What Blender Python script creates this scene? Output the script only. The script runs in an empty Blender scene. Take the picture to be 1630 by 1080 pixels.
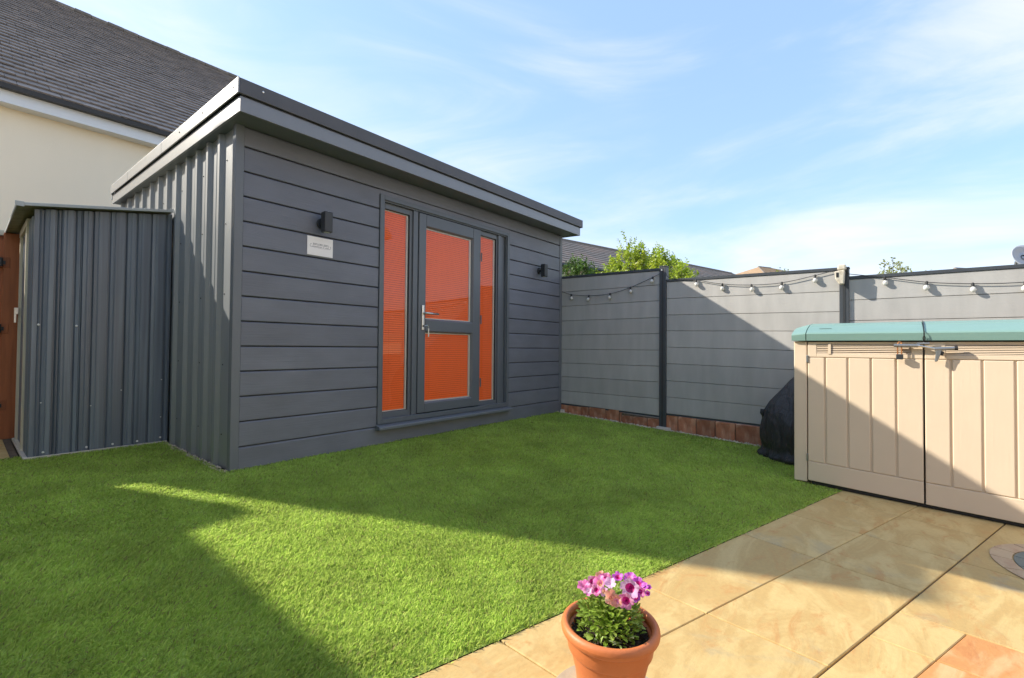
import bpy, bmesh, math, random
import numpy as np
from mathutils import Vector, Matrix
random.seed(7); RNG = np.random.default_rng(7)
sc = bpy.context.scene
COL = sc.collection
PI = math.pi

# ---------------------------------------------------------------- camera
ANG = 0.6942395
U = Vector((math.sin(ANG), math.cos(ANG), 0)); V = Vector((-math.cos(ANG), math.sin(ANG), 0))
def to_loc(w): return Vector((w.dot(U), w.dot(V), w.z))
CAM = Vector((-1.3205, -3.7049, 0.93))
pt, rl = 0.018314, -0.0087065
fwd = Vector((0, math.cos(pt), math.sin(pt))); zp = Vector((0, -math.sin(pt), math.cos(pt))); xr = Vector((1, 0, 0))
right = xr*math.cos(rl) - zp*math.sin(rl)
up = xr*math.sin(rl) + zp*math.cos(rl)
cd = bpy.data.cameras.new("camera"); cam = bpy.data.objects.new("camera", cd); COL.objects.link(cam)
R3 = Matrix((to_loc(right), to_loc(up), -to_loc(fwd))).transposed()
cam.matrix_world = Matrix.Translation(CAM) @ R3.to_4x4()
cd.sensor_width = 36; cd.sensor_fit = 'HORIZONTAL'; cd.lens = 36*730/1630
cd.clip_start = 0.05; cd.clip_end = 2000
sc.camera = cam
sc.render.resolution_x = 1024; sc.render.resolution_y = 678

# ---------------------------------------------------------------- sun, sky, exposure
SUN = Vector((-0.50, 1.0, 0.70)).normalized()
EXPOSURE = 2.0
sl = bpy.data.lights.new("sun", 'SUN'); sl.energy = 2.0; sl.angle = math.radians(0.5); sl.color = (1.0, 0.93, 0.80)
so = bpy.data.objects.new("sun", sl); COL.objects.link(so)
so.rotation_euler = (-SUN).to_track_quat('-Z', 'Y').to_euler(); so.location = SUN*60
W = bpy.data.worlds.new("World"); sc.world = W; W.use_nodes = True
def build_world():
    nt = W.node_tree; N = nt.nodes; L = nt.links; N.clear()
    out = N.new('ShaderNodeOutputWorld'); bg = N.new('ShaderNodeBackground')
    sky = N.new('ShaderNodeTexSky'); sky.sky_type = 'NISHITA'; sky.sun_disc = False
    sky.sun_elevation = math.asin(SUN.z); sky.sun_rotation = math.atan2(SUN.x, SUN.y)
    sky.air_density = 1.0; sky.dust_density = 0.6; sky.ozone_density = 2.0; sky.altitude = 0
    tc = N.new('ShaderNodeTexCoord'); sep = N.new('ShaderNodeSeparateXYZ'); L.new(tc.outputs['Generated'], sep.inputs[0])
    def mth(op, a, b=None, c=None, clamp=False):
        n = N.new('ShaderNodeMath'); n.operation = op; n.use_clamp = clamp
        for i, v in enumerate((a, b, c)):
            if v is None: continue
            if isinstance(v, (int, float)): n.inputs[i].default_value = v
            else: L.new(v, n.inputs[i])
        return n.outputs[0]
    z = mth('MAXIMUM', sep.outputs[2], 0.0)
    mp = N.new('ShaderNodeMapping'); mp.inputs['Rotation'].default_value = (0.10, 0.16, 0.2); mp.inputs['Scale'].default_value = (1.0, 1.0, 4.2)
    mp.inputs['Location'].default_value = (0.35, 1.9, 0.6); L.new(tc.outputs['Generated'], mp.inputs[0])
    def noi(sc_, det, dist, ro=0.55):
        n = N.new('ShaderNodeTexNoise'); n.inputs['Scale'].default_value = sc_; n.inputs['Detail'].default_value = det; n.inputs['Roughness'].default_value = ro
        n.inputs['Distortion'].default_value = dist; L.new(mp.outputs[0], n.inputs['Vector']); return n.outputs[0]
    s = mth('ADD', mth('MULTIPLY', noi(1.5, 8, 0.9, 0.58), 0.55), mth('MULTIPLY', noi(0.8, 3, 0.4), 0.50))
    # thin cloud thickens towards the horizon
    hor = N.new('ShaderNodeMapRange'); hor.interpolation_type = 'SMOOTHSTEP'; hor.inputs[1].default_value = 0.12; hor.inputs[2].default_value = 0.60; hor.inputs[3].default_value = 0.115; hor.inputs[4].default_value = -0.05
    L.new(z, hor.inputs[0])
    s = mth('ADD', s, hor.outputs[0])
    cr = N.new('ShaderNodeMapRange'); cr.interpolation_type = 'SMOOTHSTEP'
    cr.inputs[1].default_value = 0.44; cr.inputs[2].default_value = 0.76; cr.inputs[3].default_value = 0.04; cr.inputs[4].default_value = 0.86
    L.new(s, cr.inputs[0])
    mx = N.new('ShaderNodeMix'); mx.data_type = 'RGBA'
    pale = N.new('ShaderNodeMix'); pale.data_type = 'RGBA'; pale.inputs[0].default_value = 0.68
    L.new(sky.outputs[0], pale.inputs[6]); pale.inputs[7].default_value = (0.88, 1.40, 2.30, 1)
    L.new(cr.outputs[0], mx.inputs[0]); L.new(pale.outputs[2], mx.inputs[6]); mx.inputs[7].default_value = (2.62, 2.58, 2.56, 1)
    L.new(mx.outputs[2], bg.inputs[0]); bg.inputs[1].default_value = 0.112
    L.new(bg.outputs[0], out.inputs[0])
build_world()
vs = sc.view_settings; vs.view_transform = 'Standard'; vs.look = 'None'; vs.exposure = EXPOSURE; vs.gamma = 1; vs.use_curve_mapping = False

# ---------------------------------------------------------------- materials
def mat(name, col, rough=0.6, metal=0.0, var=0.0, vscale=3.0, stretch=(1, 1, 1), bump=0.0, bscale=40.0, bstretch=None,
        rnd=0.0, col2=None, c2scale=2.0, c2lo=0.45, c2hi=0.65, spec=0.5, coat=0.0, transl=0.0, sheen=0.0, c2stretch=(1, 1, 1), detail=5, rvar=0.0, bdist=0.01):
    m = bpy.data.materials.new(name); m.use_nodes = True
    nt = m.node_tree; N = nt.nodes; L = nt.links; N.clear()
    out = N.new('ShaderNodeOutputMaterial'); p = N.new('ShaderNodeBsdfPrincipled')
    p.inputs['Roughness'].default_value = rough; p.inputs['Metallic'].default_value = metal
    p.inputs['Specular IOR Level'].default_value = spec; p.inputs['Coat Weight'].default_value = coat; p.inputs['Coat Roughness'].default_value = rough
    tc = N.new('ShaderNodeTexCoord')
    def noise(scale, st, det=detail, rough_=0.55, dist=0.0):
        mp = N.new('ShaderNodeMapping'); mp.inputs['Scale'].default_value = st; L.new(tc.outputs['Object'], mp.inputs[0])
        n = N.new('ShaderNodeTexNoise'); n.inputs['Scale'].default_value = scale; n.inputs['Detail'].default_value = det
        n.inputs['Roughness'].default_value = rough_; n.inputs['Distortion'].default_value = dist
        L.new(mp.outputs[0], n.inputs['Vector']); return n.outputs[0]
    cur = None
    if col2 is not None:
        n = noise(c2scale, c2stretch, 6, 0.6, 0.6)
        mr = N.new('ShaderNodeMapRange'); mr.interpolation_type = 'SMOOTHSTEP'; mr.inputs[1].default_value = c2lo; mr.inputs[2].default_value = c2hi; L.new(n, mr.inputs[0])
        mx = N.new('ShaderNodeMix'); mx.data_type = 'RGBA'; L.new(mr.outputs[0], mx.inputs[0])
        mx.inputs[6].default_value = (*col, 1); mx.inputs[7].default_value = (*col2, 1); cur = mx.outputs[2]
    if cur is None:
        rgb = N.new('ShaderNodeRGB'); rgb.outputs[0].default_value = (*col, 1); cur = rgb.outputs[0]
    if var > 0 or rnd > 0:
        hsv = N.new('ShaderNodeHueSaturation'); L.new(cur, hsv.inputs['Color'])
        val = None
        if var > 0:
            n = noise(vscale, stretch)
            mr = N.new('ShaderNodeMapRange'); mr.inputs[1].default_value = 0.25; mr.inputs[2].default_value = 0.75
            mr.inputs[3].default_value = 1-var; mr.inputs[4].default_value = 1+var; L.new(n, mr.inputs[0]); val = mr.outputs[0]
        if rnd > 0:
            oi = N.new('ShaderNodeObjectInfo'); mr = N.new('ShaderNodeMapRange'); mr.inputs[3].default_value = 1-rnd; mr.inputs[4].default_value = 1+rnd
            L.new(oi.outputs['Random'], mr.inputs[0])
            if val is None: val = mr.outputs[0]
            else:
                mm = N.new('ShaderNodeMath'); mm.operation = 'MULTIPLY'; L.new(val, mm.inputs[0]); L.new(mr.outputs[0], mm.inputs[1]); val = mm.outputs[0]
        L.new(val, hsv.inputs['Value']); cur = hsv.outputs[0]
    L.new(cur, p.inputs['Base Color'])
    if rvar > 0:
        n = noise(6, (1, 1, 1)); mr = N.new('ShaderNodeMapRange'); mr.inputs[3].default_value = max(0.02, rough-rvar); mr.inputs[4].default_value = min(1, rough+rvar)
        L.new(n, mr.inputs[0]); L.new(mr.outputs[0], p.inputs['Roughness'])
    if bump > 0:
        n = noise(bscale, bstretch or (1, 1, 1), 6, 0.6); b = N.new('ShaderNodeBump'); b.inputs['Strength'].default_value = bump; b.inputs['Distance'].default_value = bdist
        L.new(n, b.inputs['Height']); L.new(b.outputs[0], p.inputs['Normal'])
    if transl > 0:
        tr = N.new('ShaderNodeBsdfTranslucent'); L.new(cur, tr.inputs[0]); ms = N.new('ShaderNodeMixShader'); ms.inputs[0].default_value = transl
        L.new(p.outputs[0], ms.inputs[1]); L.new(tr.outputs[0], ms.inputs[2]); L.new(ms.outputs[0], out.inputs[0])
    else: L.new(p.outputs[0], out.inputs[0])
    return m
def glass_mat(name, tint=(0.995, 0.995, 0.99), ior=1.5, boost=1.0):
    m = bpy.data.materials.new(name); m.use_nodes = True; nt = m.node_tree; N = nt.nodes; L = nt.links; N.clear()
    out = N.new('ShaderNodeOutputMaterial'); t = N.new('ShaderNodeBsdfTransparent'); t.inputs[0].default_value = (*tint, 1)
    g = N.new('ShaderNodeBsdfGlossy'); g.inputs['Roughness'].default_value = 0.01; f = N.new('ShaderNodeFresnel'); f.inputs[0].default_value = ior
    mu = N.new('ShaderNodeMath'); mu.operation = 'MULTIPLY'; mu.inputs[1].default_value = boost; mu.use_clamp = True; ge = N.new('ShaderNodeNewGeometry'); iv = N.new('ShaderNodeMath'); iv.operation = 'SUBTRACT'; iv.inputs[0].default_value = 1; L.new(ge.outputs['Backfacing'], iv.inputs[1]); m0 = N.new('ShaderNodeMath'); m0.operation = 'MULTIPLY'; L.new(f.outputs[0], m0.inputs[0]); L.new(iv.outputs[0], m0.inputs[1]); L.new(m0.outputs[0], mu.inputs[0])
    mx = N.new('ShaderNodeMixShader'); L.new(mu.outputs[0], mx.inputs[0]); L.new(t.outputs[0], mx.inputs[1]); L.new(g.outputs[0], mx.inputs[2]); L.new(mx.outputs[0], out.inputs[0])
    return m

M = {}
M['clad'] = mat('charcoal_cladding', (0.155, 0.163, 0.193), 0.46, var=0.14, vscale=3, stretch=(0.8, 1, 2), bump=0.55, bscale=60, bstretch=(0.05, 1, 1.6), rnd=0.06, rvar=0.10, bdist=0.004)
M['trim'] = mat('charcoal_trim', (0.145, 0.157, 0.175), 0.42, var=0.06, vscale=2, rvar=0.08, bump=0.08, bscale=25)
M['roofedge'] = mat('grey_roof_edge', (0.150, 0.155, 0.165), 0.38, var=0.08, vscale=3, spec=0.9, coat=0.8, bump=0.08, bscale=14)
M['frontedge'] = mat('dark_front_edge', (0.088, 0.086, 0.090), 0.48, var=0.12, vscale=4)
M['sheet'] = mat('grey_box_profile_sheet', (0.205, 0.218, 0.232), 0.36, var=0.07, vscale=2.5, stretch=(1, 1, 0.3), coat=0.7, spec=0.8)
M['upvc'] = mat('anthracite_upvc', (0.118, 0.131, 0.148), 0.38, var=0.05, vscale=3, bump=0.10, bscale=200, bdist=0.001)
M['rubber'] = mat('black_rubber', (0.012, 0.012, 0.013), 0.6)
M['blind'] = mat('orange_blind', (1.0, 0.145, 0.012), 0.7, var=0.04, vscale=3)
M['blindback'] = mat('shaded_blind_back', (0.50, 0.06, 0.008), 0.8)  # darker copy of the blind colour, painting the shade between slats
M['cream'] = mat('cream_spacer', (0.72, 0.68, 0.60), 0.5)
M['glass'] = glass_mat('window_glass', boost=1.0)
M['steel'] = mat('brushed_steel', (0.72, 0.71, 0.68), 0.28, metal=1.0, rvar=0.08)
M['darkmetal'] = mat('black_powder_coat', (0.035, 0.037, 0.040), 0.45)
M['inside'] = mat('dark_interior', (0.05, 0.045, 0.04), 0.9)
M['plate'] = mat('cream_plaque', (0.90, 0.85, 0.82), 0.35)
M['ink'] = mat('grey_print', (0.22, 0.21, 0.22), 0.5)
M['shed'] = mat('blue_grey_shed_sheet', (0.135, 0.160, 0.200), 0.32, var=0.16, vscale=7, stretch=(7, 7, 0.10), rvar=0.10, col2=(0.175, 0.210, 0.255), c2scale=3, c2stretch=(3.5, 3.5, 0.12), bump=0.06, bscale=30, bstretch=(3, 3, .2))
M['shedtrim'] = mat('pale_shed_trim', (0.42, 0.44, 0.44), 0.40, var=0.12, vscale=6)
M['shedcream'] = mat('cream_shed_frame', (0.62, 0.57, 0.44), 0.45, var=0.10, vscale=5, stretch=(1, 1, .3))
M['zinc'] = mat('aged_zinc_underside', (0.26, 0.24, 0.15), 0.5, var=0.35, vscale=8, stretch=(1, 3, 1))
M['rivet'] = mat('pale_rivet', (0.75, 0.75, 0.74), 0.4)
M['fence'] = mat('grey_composite_board', (0.42, 0.405, 0.385), 0.62, var=0.10, vscale=4, stretch=(1, 2.2, 0.5), bump=0.35, bscale=90, bstretch=(1, 0.05, 1), rnd=0.05, bdist=0.003)
M['post'] = mat('dark_grey_fence_post', (0.055, 0.062, 0.072), 0.45, var=0.08, vscale=4)
M['brick'] = mat('red_brown_brick', (0.42, 0.165, 0.085), 0.88, var=0.35, vscale=14, rnd=0.22, col2=(0.50, 0.28, 0.17), c2scale=9, bump=0.5, bscale=45, bdist=0.006)
M['mortar'] = mat('dark_mortar', (0.15, 0.11, 0.075), 0.95, var=0.3, vscale=20, bump=0.5, bscale=50)
M['concrete'] = mat('pale_concrete', (0.55, 0.50, 0.42), 0.9, var=0.2, vscale=20, bump=0.4, bscale=60)
M['gravel'] = mat('buff_gravel', (0.50, 0.42, 0.31), 0.9, var=0.4, vscale=30)
M['soil'] = mat('dark_compost', (0.035, 0.020, 0.012), 0.95, var=0.5, vscale=50, bump=0.8, bscale=70)
M['earth'] = mat('garden_earth', (0.11, 0.085, 0.05), 0.95, var=0.3, vscale=2, col2=(0.10, 0.14, 0.04), c2scale=0.6, bump=0.5, bscale=20)
M['turf'] = mat('turf_base', (0.34, 0.43, 0.075), 0.95, var=0.3, vscale=12, bump=0.6, bscale=60)
M['locker'] = mat('beige_plastic', (0.735, 0.59, 0.435), 0.48, var=0.03, vscale=3, bump=0.22, bscale=55, bstretch=(1, 1.5, 0.08), rvar=0.06, bdist=0.003)
M['lockerh'] = mat('beige_plastic_wide_grain', (0.735, 0.59, 0.435), 0.48, var=0.03, vscale=3, bump=0.22, bscale=55, bstretch=(1, 0.08, 1.5), bdist=0.003)
M['lid'] = mat('sea_green_plastic', (0.195, 0.325, 0.285), 0.42, var=0.06, vscale=4, stretch=(1, .3, 1), bump=0.10, bscale=60, bstretch=(1, .1, 1), rvar=0.08)
M['cover'] = mat('black_cover_fabric', (0.030, 0.031, 0.033), 0.52, var=0.25, vscale=7, bump=0.9, bscale=6, bstretch=(1.4, 1.4, .35), bdist=0.08, rvar=0.08)
M['terracotta'] = mat('terracotta_plastic', (0.56, 0.165, 0.050), 0.52, var=0.06, vscale=6, bump=0.10, bscale=60, rvar=0.08, col2=(0.60, 0.24, 0.11), c2scale=3.5, c2lo=0.5, c2hi=0.8)
M['render'] = mat('cream_wall_render', (0.93, 0.80, 0.60), 0.9, var=0.06, vscale=0.5, stretch=(1, 1, .35), bump=0.35, bscale=80)
M['rearwall'] = mat('cream_brick_wall', (0.74, 0.65, 0.55), 0.9, var=0.04, vscale=0.6, bump=0.1, bscale=60)
M['white'] = mat('white_pvc', (0.80, 0.80, 0.79), 0.45, var=0.03, vscale=2)
M['gutter'] = mat('black_gutter', (0.018, 0.018, 0.020), 0.4)
M['tile'] = mat('grey_brown_roof_tile', (0.250, 0.200, 0.165), 0.80, var=0.20, vscale=7, rnd=0.16, col2=(0.32, 0.25, 0.20), c2scale=1.3, bump=0.3, bscale=60)
M['tile2'] = mat('brown_roof_tile', (0.215, 0.180, 0.152), 0.85, var=0.20, vscale=5, col2=(0.27, 0.20, 0.16), c2scale=0.7, bump=0.3, bscale=40)
M['ridge'] = mat('ridge_tile', (0.21, 0.165, 0.125), 0.85, rnd=0.2, var=0.3, vscale=8)
M['ocretile'] = mat('ochre_roof_tile', (0.34, 0.22, 0.12), 0.85, var=0.2, vscale=3)
M['slate'] = mat('blue_slate', (0.12, 0.14, 0.17), 0.7, var=0.2, vscale=3)
M['gatewood'] = mat('red_brown_stained_timber', (0.36, 0.115, 0.042), 0.6, var=0.25, vscale=6, stretch=(4, 4, .3), rnd=0.12, bump=0.2, bscale=40, bstretch=(2, 2, .1))
M['leaf'] = mat('bright_shrub_leaf', (0.36, 0.47, 0.045), 0.42, var=0.45, vscale=7, transl=0.45, col2=(0.55, 0.60, 0.08), c2scale=3.5)
M['darkleaf'] = mat('dark_shrub_leaf', (0.08, 0.16, 0.03), 0.45, var=0.45, vscale=7, transl=0.35, col2=(0.17, 0.26, 0.05), c2scale=5)
M['sapleaf'] = mat('pale_sapling_leaf', (0.26, 0.28, 0.08), 0.5, var=0.5, vscale=6, transl=0.45, col2=(0.42, 0.42, 0.10), c2scale=2.5)
M['bark'] = mat('bark', (0.11, 0.08, 0.055), 0.9, var=0.3, vscale=12, bump=0.4, bscale=30)
M['plantleaf'] = mat('petunia_leaf', (0.26, 0.40, 0.045), 0.42, var=0.35, vscale=40, transl=0.4, col2=(0.42, 0.52, 0.12), c2scale=20)
M['variegated'] = mat('variegated_leaf', (0.36, 0.52, 0.10), 0.45, var=0.2, vscale=50, transl=0.3, col2=(0.80, 0.82, 0.55), c2scale=55)
M['pinkpetal'] = mat('pink_petal', (0.80, 0.20, 0.50), 0.5, var=0.2, vscale=60, transl=0.35, col2=(0.85, 0.45, 0.62), c2scale=45)
M['whitepink'] = mat('pale_pink_petal', (0.85, 0.55, 0.80), 0.5, var=0.1, vscale=60, transl=0.35)
M['magenta'] = mat('magenta_throat', (0.50, 0.012, 0.20), 0.5, var=0.2, vscale=80, transl=0.25)
M['purple'] = mat('purple_petal', (0.50, 0.09, 0.50), 0.5, var=0.25, vscale=60, transl=0.3)
M['peach'] = mat('peach_petal', (0.85, 0.36, 0.27), 0.5, var=0.12, vscale=60, transl=0.35, col2=(0.88, 0.58, 0.38), c2scale=50)
M['bulb'] = mat('frosted_bulb', (0.80, 0.79, 0.75), 0.15, spec=0.8, transl=0.3)
M['socket'] = mat('black_socket', (0.02, 0.02, 0.02), 0.5)
M['boxbeige'] = mat('weathered_beige_plastic', (0.60, 0.54, 0.44), 0.55, var=0.2, vscale=14, col2=(0.42, 0.36, 0.27), c2scale=18, c2lo=0.5, c2hi=0.7)
M['dish'] = mat('grey_dish_enamel', (0.40, 0.43, 0.47), 0.45, var=0.05)
M['brass'] = mat('brass', (0.55, 0.24, 0.10), 0.35, metal=0.9)
M['tube'] = mat('grey_steel_tube', (0.30, 0.31, 0.32), 0.32, metal=0.7, rvar=0.1)

def stone_mat(name, a, b, c, d, seed=0.0, rough=0.72):
    """riven sandstone: warped swirls of four earth colours, fine grain, shallow relief"""
    m = bpy.data.materials.new(name); m.use_nodes = True; nt = m.node_tree; N = nt.nodes; L = nt.links; N.clear()
    out = N.new('ShaderNodeOutputMaterial'); p = N.new('ShaderNodeBsdfPrincipled'); L.new(p.outputs[0], out.inputs[0])
    tc = N.new('ShaderNodeTexCoord'); oi = N.new('ShaderNodeObjectInfo')
    off = N.new('ShaderNodeVectorMath'); off.operation = 'MULTIPLY_ADD'
    cm = N.new('ShaderNodeCombineXYZ'); L.new(oi.outputs['Random'], cm.inputs[2])
    L.new(cm.outputs[0], off.inputs[0]); off.inputs[1].default_value = (0, 0, 9); L.new(tc.outputs['Object'], off.inputs[2])
    def noise(scale, dist, det=7, st=(1, 1, 1), ro=0.6):
        mp = N.new('ShaderNodeMapping'); mp.inputs['Scale'].default_value = st; mp.inputs['Rotation'].default_value = (0, 0, 0.5 + seed); mp.inputs['Location'].default_value = (seed, seed*2, 0)
        L.new(off.outputs[0], mp.inputs[0])
        n = N.new('ShaderNodeTexNoise'); n.inputs['Scale'].default_value = scale; n.inputs['Detail'].default_value = det; n.inputs['Distortion'].default_value = dist; n.inputs['Roughness'].default_value = ro
        L.new(mp.outputs[0], n.inputs['Vector']); return n.outputs[0]
    def rng(x, lo, hi):
        r = N.new('ShaderNodeMapRange'); r.interpolation_type = 'SMOOTHSTEP'; r.inputs[1].default_value = lo; r.inputs[2].default_value = hi; L.new(x, r.inputs[0]); return r.outputs[0]
    def mix(f, x, y):
        q = N.new('ShaderNodeMix'); q.data_type = 'RGBA'
        if isinstance(f, float): q.inputs[0].default_value = f
        else: L.new(f, q.inputs[0])
        for i, v in ((6, x), (7, y)):
            if isinstance(v, tuple): q.inputs[i].default_value = (*v, 1)
            else: L.new(v, q.inputs[i])
        return q.outputs[2]
    s1 = noise(3.0, 1.0, 7, (0.7, 1.5, 1), 0.66); s2 = noise(5.5, 1.1, 8, (0.7, 1.5, 1), 0.70); s3 = noise(2.0, 1.0, 5); s4 = noise(60, 0.2, 6)
    cur = mix(rng(s1, 0.42, 0.60), a, b); cur = mix(rng(s2, 0.52, 0.68), cur, c); cur = mix(rng(s3, 0.56, 0.74), cur, d)
    hs = N.new('ShaderNodeHueSaturation'); L.new(cur, hs.inputs['Color'])
    mr = N.new('ShaderNodeMapRange'); mr.inputs[3].default_value = 0.86; mr.inputs[4].default_value = 1.12; L.new(s4, mr.inputs[0])
    m2 = N.new('ShaderNodeMapRange'); m2.inputs[3].default_value = 0.94; m2.inputs[4].default_value = 1.06; L.new(oi.outputs['Random'], m2.inputs[0])
    mm = N.new('ShaderNodeMath'); mm.operation = 'MULTIPLY'; L.new(mr.outputs[0], mm.inputs[0]); L.new(m2.outputs[0], mm.inputs[1]); L.new(mm.outputs[0], hs.inputs['Value'])
    L.new(hs.outputs[0], p.inputs['Base Color']); p.inputs['Roughness'].default_value = rough
    # riven ledges: a stepped low-frequency height plus grain
    st = N.new('ShaderNodeMath'); st.operation = 'SNAP'; st.inputs[1].default_value = 0.07; L.new(s1, st.inputs[0])
    ad = N.new('ShaderNodeMath'); ad.operation = 'MULTIPLY_ADD'; L.new(s4, ad.inputs[0]); ad.inputs[1].default_value = 0.10; L.new(st.outputs[0], ad.inputs[2])
    ad2 = N.new('ShaderNodeMath'); ad2.operation = 'MULTIPLY_ADD'; L.new(s2, ad2.inputs[0]); ad2.inputs[1].default_value = 0.5; L.new(ad.outputs[0], ad2.inputs[2])
    b = N.new('ShaderNodeBump'); b.inputs['Strength'].default_value = 0.30; b.inputs['Distance'].default_value = 0.02; L.new(ad2.outputs[0], b.inputs['Height']); L.new(b.outputs[0], p.inputs['Normal'])
    return m
M['slab'] = stone_mat('buff_sandstone', (0.52, 0.345, 0.130), (0.61, 0.44, 0.185), (0.52, 0.290, 0.100), (0.42, 0.33, 0.185))
M['redslab'] = stone_mat('red_sandstone', (0.56, 0.255, 0.085), (0.62, 0.40, 0.19), (0.50, 0.20, 0.065), (0.62, 0.47, 0.27), 1.3)
M['greyslab'] = stone_mat('grey_sandstone', (0.43, 0.36, 0.25), (0.48, 0.40, 0.27), (0.36, 0.32, 0.24), (0.50, 0.39, 0.23), 2.1)
M['ringred'] = stone_mat('ring_stone', (0.46, 0.32, 0.20), (0.50, 0.36, 0.22), (0.42, 0.25, 0.15), (0.40, 0.33, 0.24), 3.1)
M['ringdark'] = stone_mat('dark_ring_stone', (0.15, 0.17, 0.15), (0.19, 0.20, 0.17), (0.12, 0.14, 0.12), (0.22, 0.21, 0.16), 4.1)

def grass_mat():
    m = bpy.data.materials.new('grass_blade'); m.use_nodes = True; nt = m.node_tree; N = nt.nodes; L = nt.links; N.clear()
    out = N.new('ShaderNodeOutputMaterial'); p = N.new('ShaderNodeBsdfPrincipled'); p.inputs['Roughness'].default_value = 0.5; p.inputs['Specular IOR Level'].default_value = 0.35
    at = N.new('ShaderNodeAttribute'); at.attribute_name = 'tint'
    tc = N.new('ShaderNodeTexCoord'); n = N.new('ShaderNodeTexNoise'); n.inputs['Scale'].default_value = 2.6; n.inputs['Detail'].default_value = 9; n.inputs['Roughness'].default_value = 0.68; L.new(tc.outputs['Object'], n.inputs['Vector'])
    mr = N.new('ShaderNodeMapRange'); mr.inputs[1].default_value = 0.3; mr.inputs[2].default_value = 0.7; mr.inputs[3].default_value = 0.74; mr.inputs[4].default_value = 1.26; L.new(n.outputs[0], mr.inputs[0])
    h = N.new('ShaderNodeHueSaturation'); L.new(at.outputs['Color'], h.inputs['Color']); L.new(mr.outputs[0], h.inputs['Value']); L.new(h.outputs[0], p.inputs['Base Color'])
    tr = N.new('ShaderNodeBsdfTranslucent'); L.new(h.outputs[0], tr.inputs[0]); ms = N.new('ShaderNodeMixShader'); ms.inputs[0].default_value = 0.55
    L.new(p.outputs[0], ms.inputs[1]); L.new(tr.outputs[0], ms.inputs[2]); L.new(ms.outputs[0], out.inputs[0]); return m
M['grass'] = grass_mat()

# ---------------------------------------------------------------- helpers
def tag(o, label=None, cat=None, group=None, kind=None):
    if label: o['label'] = label
    if cat: o['category'] = cat
    if group: o['group'] = group
    if kind: o['kind'] = kind
    return o
def thing(name, loc, label, cat, group=None):
    o = bpy.data.objects.new(name, None); o.empty_display_size = 0.1; COL.objects.link(o); o.location = loc; return tag(o, label, cat, group)
def origin(o):
    p = Vector((0, 0, 0))
    while o is not None: p += o.location; o = o.parent
    return p
class MB:
    def __init__(s): s.v = []; s.f = []
    def add(s, vs, fs):
        b = len(s.v); s.v += [tuple(v) for v in vs]; s.f += [tuple(i+b for i in f) for f in fs]; return s
    def box(s, x0, x1, y0, y1, z0, z1, sz=None):
        """sz: optional function giving a z offset from (x, y)"""
        P = [(x, y, z) for z in (z0, z1) for y in (y0, y1) for x in (x0, x1)]
        if sz: P = [(x, y, z+sz(x, y)) for x, y, z in P]
        return s.add(P, [(0, 2, 3, 1), (4, 5, 7, 6), (0, 1, 5, 4), (2, 6, 7, 3), (0, 4, 6, 2), (1, 3, 7, 5)])
    def prism(s, poly, axis, a0, a1, fn=None):
        """poly of 2-D points extruded along axis ('x': poly is (y,z); 'y': (x,z); 'z': (x,y))"""
        def p3(p, a): return {'x': (a, p[0], p[1]), 'y': (p[0], a, p[1]), 'z': (p[0], p[1], a)}[axis]
        n = len(poly); P = [p3(p, a0) for p in poly] + [p3(p, a1) for p in poly]
        if fn: P = [fn(*q) for q in P]
        F = [tuple(range(n))[::-1], tuple(range(n, 2*n))] + [(i, (i+1) % n, n+(i+1) % n, n+i) for i in range(n)]
        return s.add(P, F)
    def tube(s, pts, r, n=8, r1=None, caps=True):
        pts = [Vector(p) for p in pts]; m = len(pts); V_ = []; F = []
        for i, p in enumerate(pts):
            t = (pts[min(i+1, m-1)] - pts[max(i-1, 0)]).normalized(); a = Vector((0, 0, 1)) if abs(t.z) < 0.9 else Vector((1, 0, 0))
            u = t.cross(a).normalized(); w = t.cross(u); rr = r if r1 is None else r + (r1-r)*i/(m-1)
            for k in range(n):
                an = 2*PI*k/n; V_.append(p + (u*math.cos(an) + w*math.sin(an))*rr)
        for i in range(m-1):
            for k in range(n): F.append((i*n+k, i*n+(k+1) % n, (i+1)*n+(k+1) % n, (i+1)*n+k))
        if caps: F.append(tuple(range(n))[::-1]); F.append(tuple((m-1)*n+k for k in range(n)))
        return s.add(V_, F)
    def lathe(s, prof, c, n=32, close=True):
        V_ = []; F = []; m = len(prof)
        for r, z in prof:
            for k in range(n): a = 2*PI*k/n; V_.append((c[0]+r*math.cos(a), c[1]+r*math.sin(a), c[2]+z))
        for i in range(m-1):
            for k in range(n): F.append((i*n+k, i*n+(k+1) % n, (i+1)*n+(k+1) % n, (i+1)*n+k))
        if close: F.append(tuple(range(n))[::-1]); F.append(tuple((m-1)*n+k for k in range(n)))
        return s.add(V_, F)
    def mesh(s, name, m, off=Vector((0, 0, 0)), smooth=False, recalc=True):
        me = bpy.data.meshes.new(name); me.from_pydata([(v[0]-off.x, v[1]-off.y, v[2]-off.z) for v in s.v], [], s.f); me.materials.append(m)
        if recalc:
            bm = bmesh.new(); bm.from_mesh(me); bmesh.ops.recalc_face_normals(bm, faces=bm.faces); bm.to_mesh(me); bm.free()
        if smooth: me.shade_smooth()
        me.update(); return me
    def build(s, name, m, parent=None, bevel=0.0, smooth=False, seg=2, recalc=True, autos=None):
        off = origin(parent) if parent else Vector((0, 0, 0))
        o = bpy.data.objects.new(name, s.mesh(name, m, off, smooth or autos is not None, recalc)); COL.objects.link(o)
        if parent: o.parent = parent
        if autos is not None:
            try: o.data.set_sharp_from_angle(angle=math.radians(autos))
            except Exception: pass
        if bevel > 0:
            b = o.modifiers.new('bevel', 'BEVEL'); b.width = bevel; b.segments = seg; b.limit_method = 'ANGLE'; b.angle_limit = math.radians(35)
        return o
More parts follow.
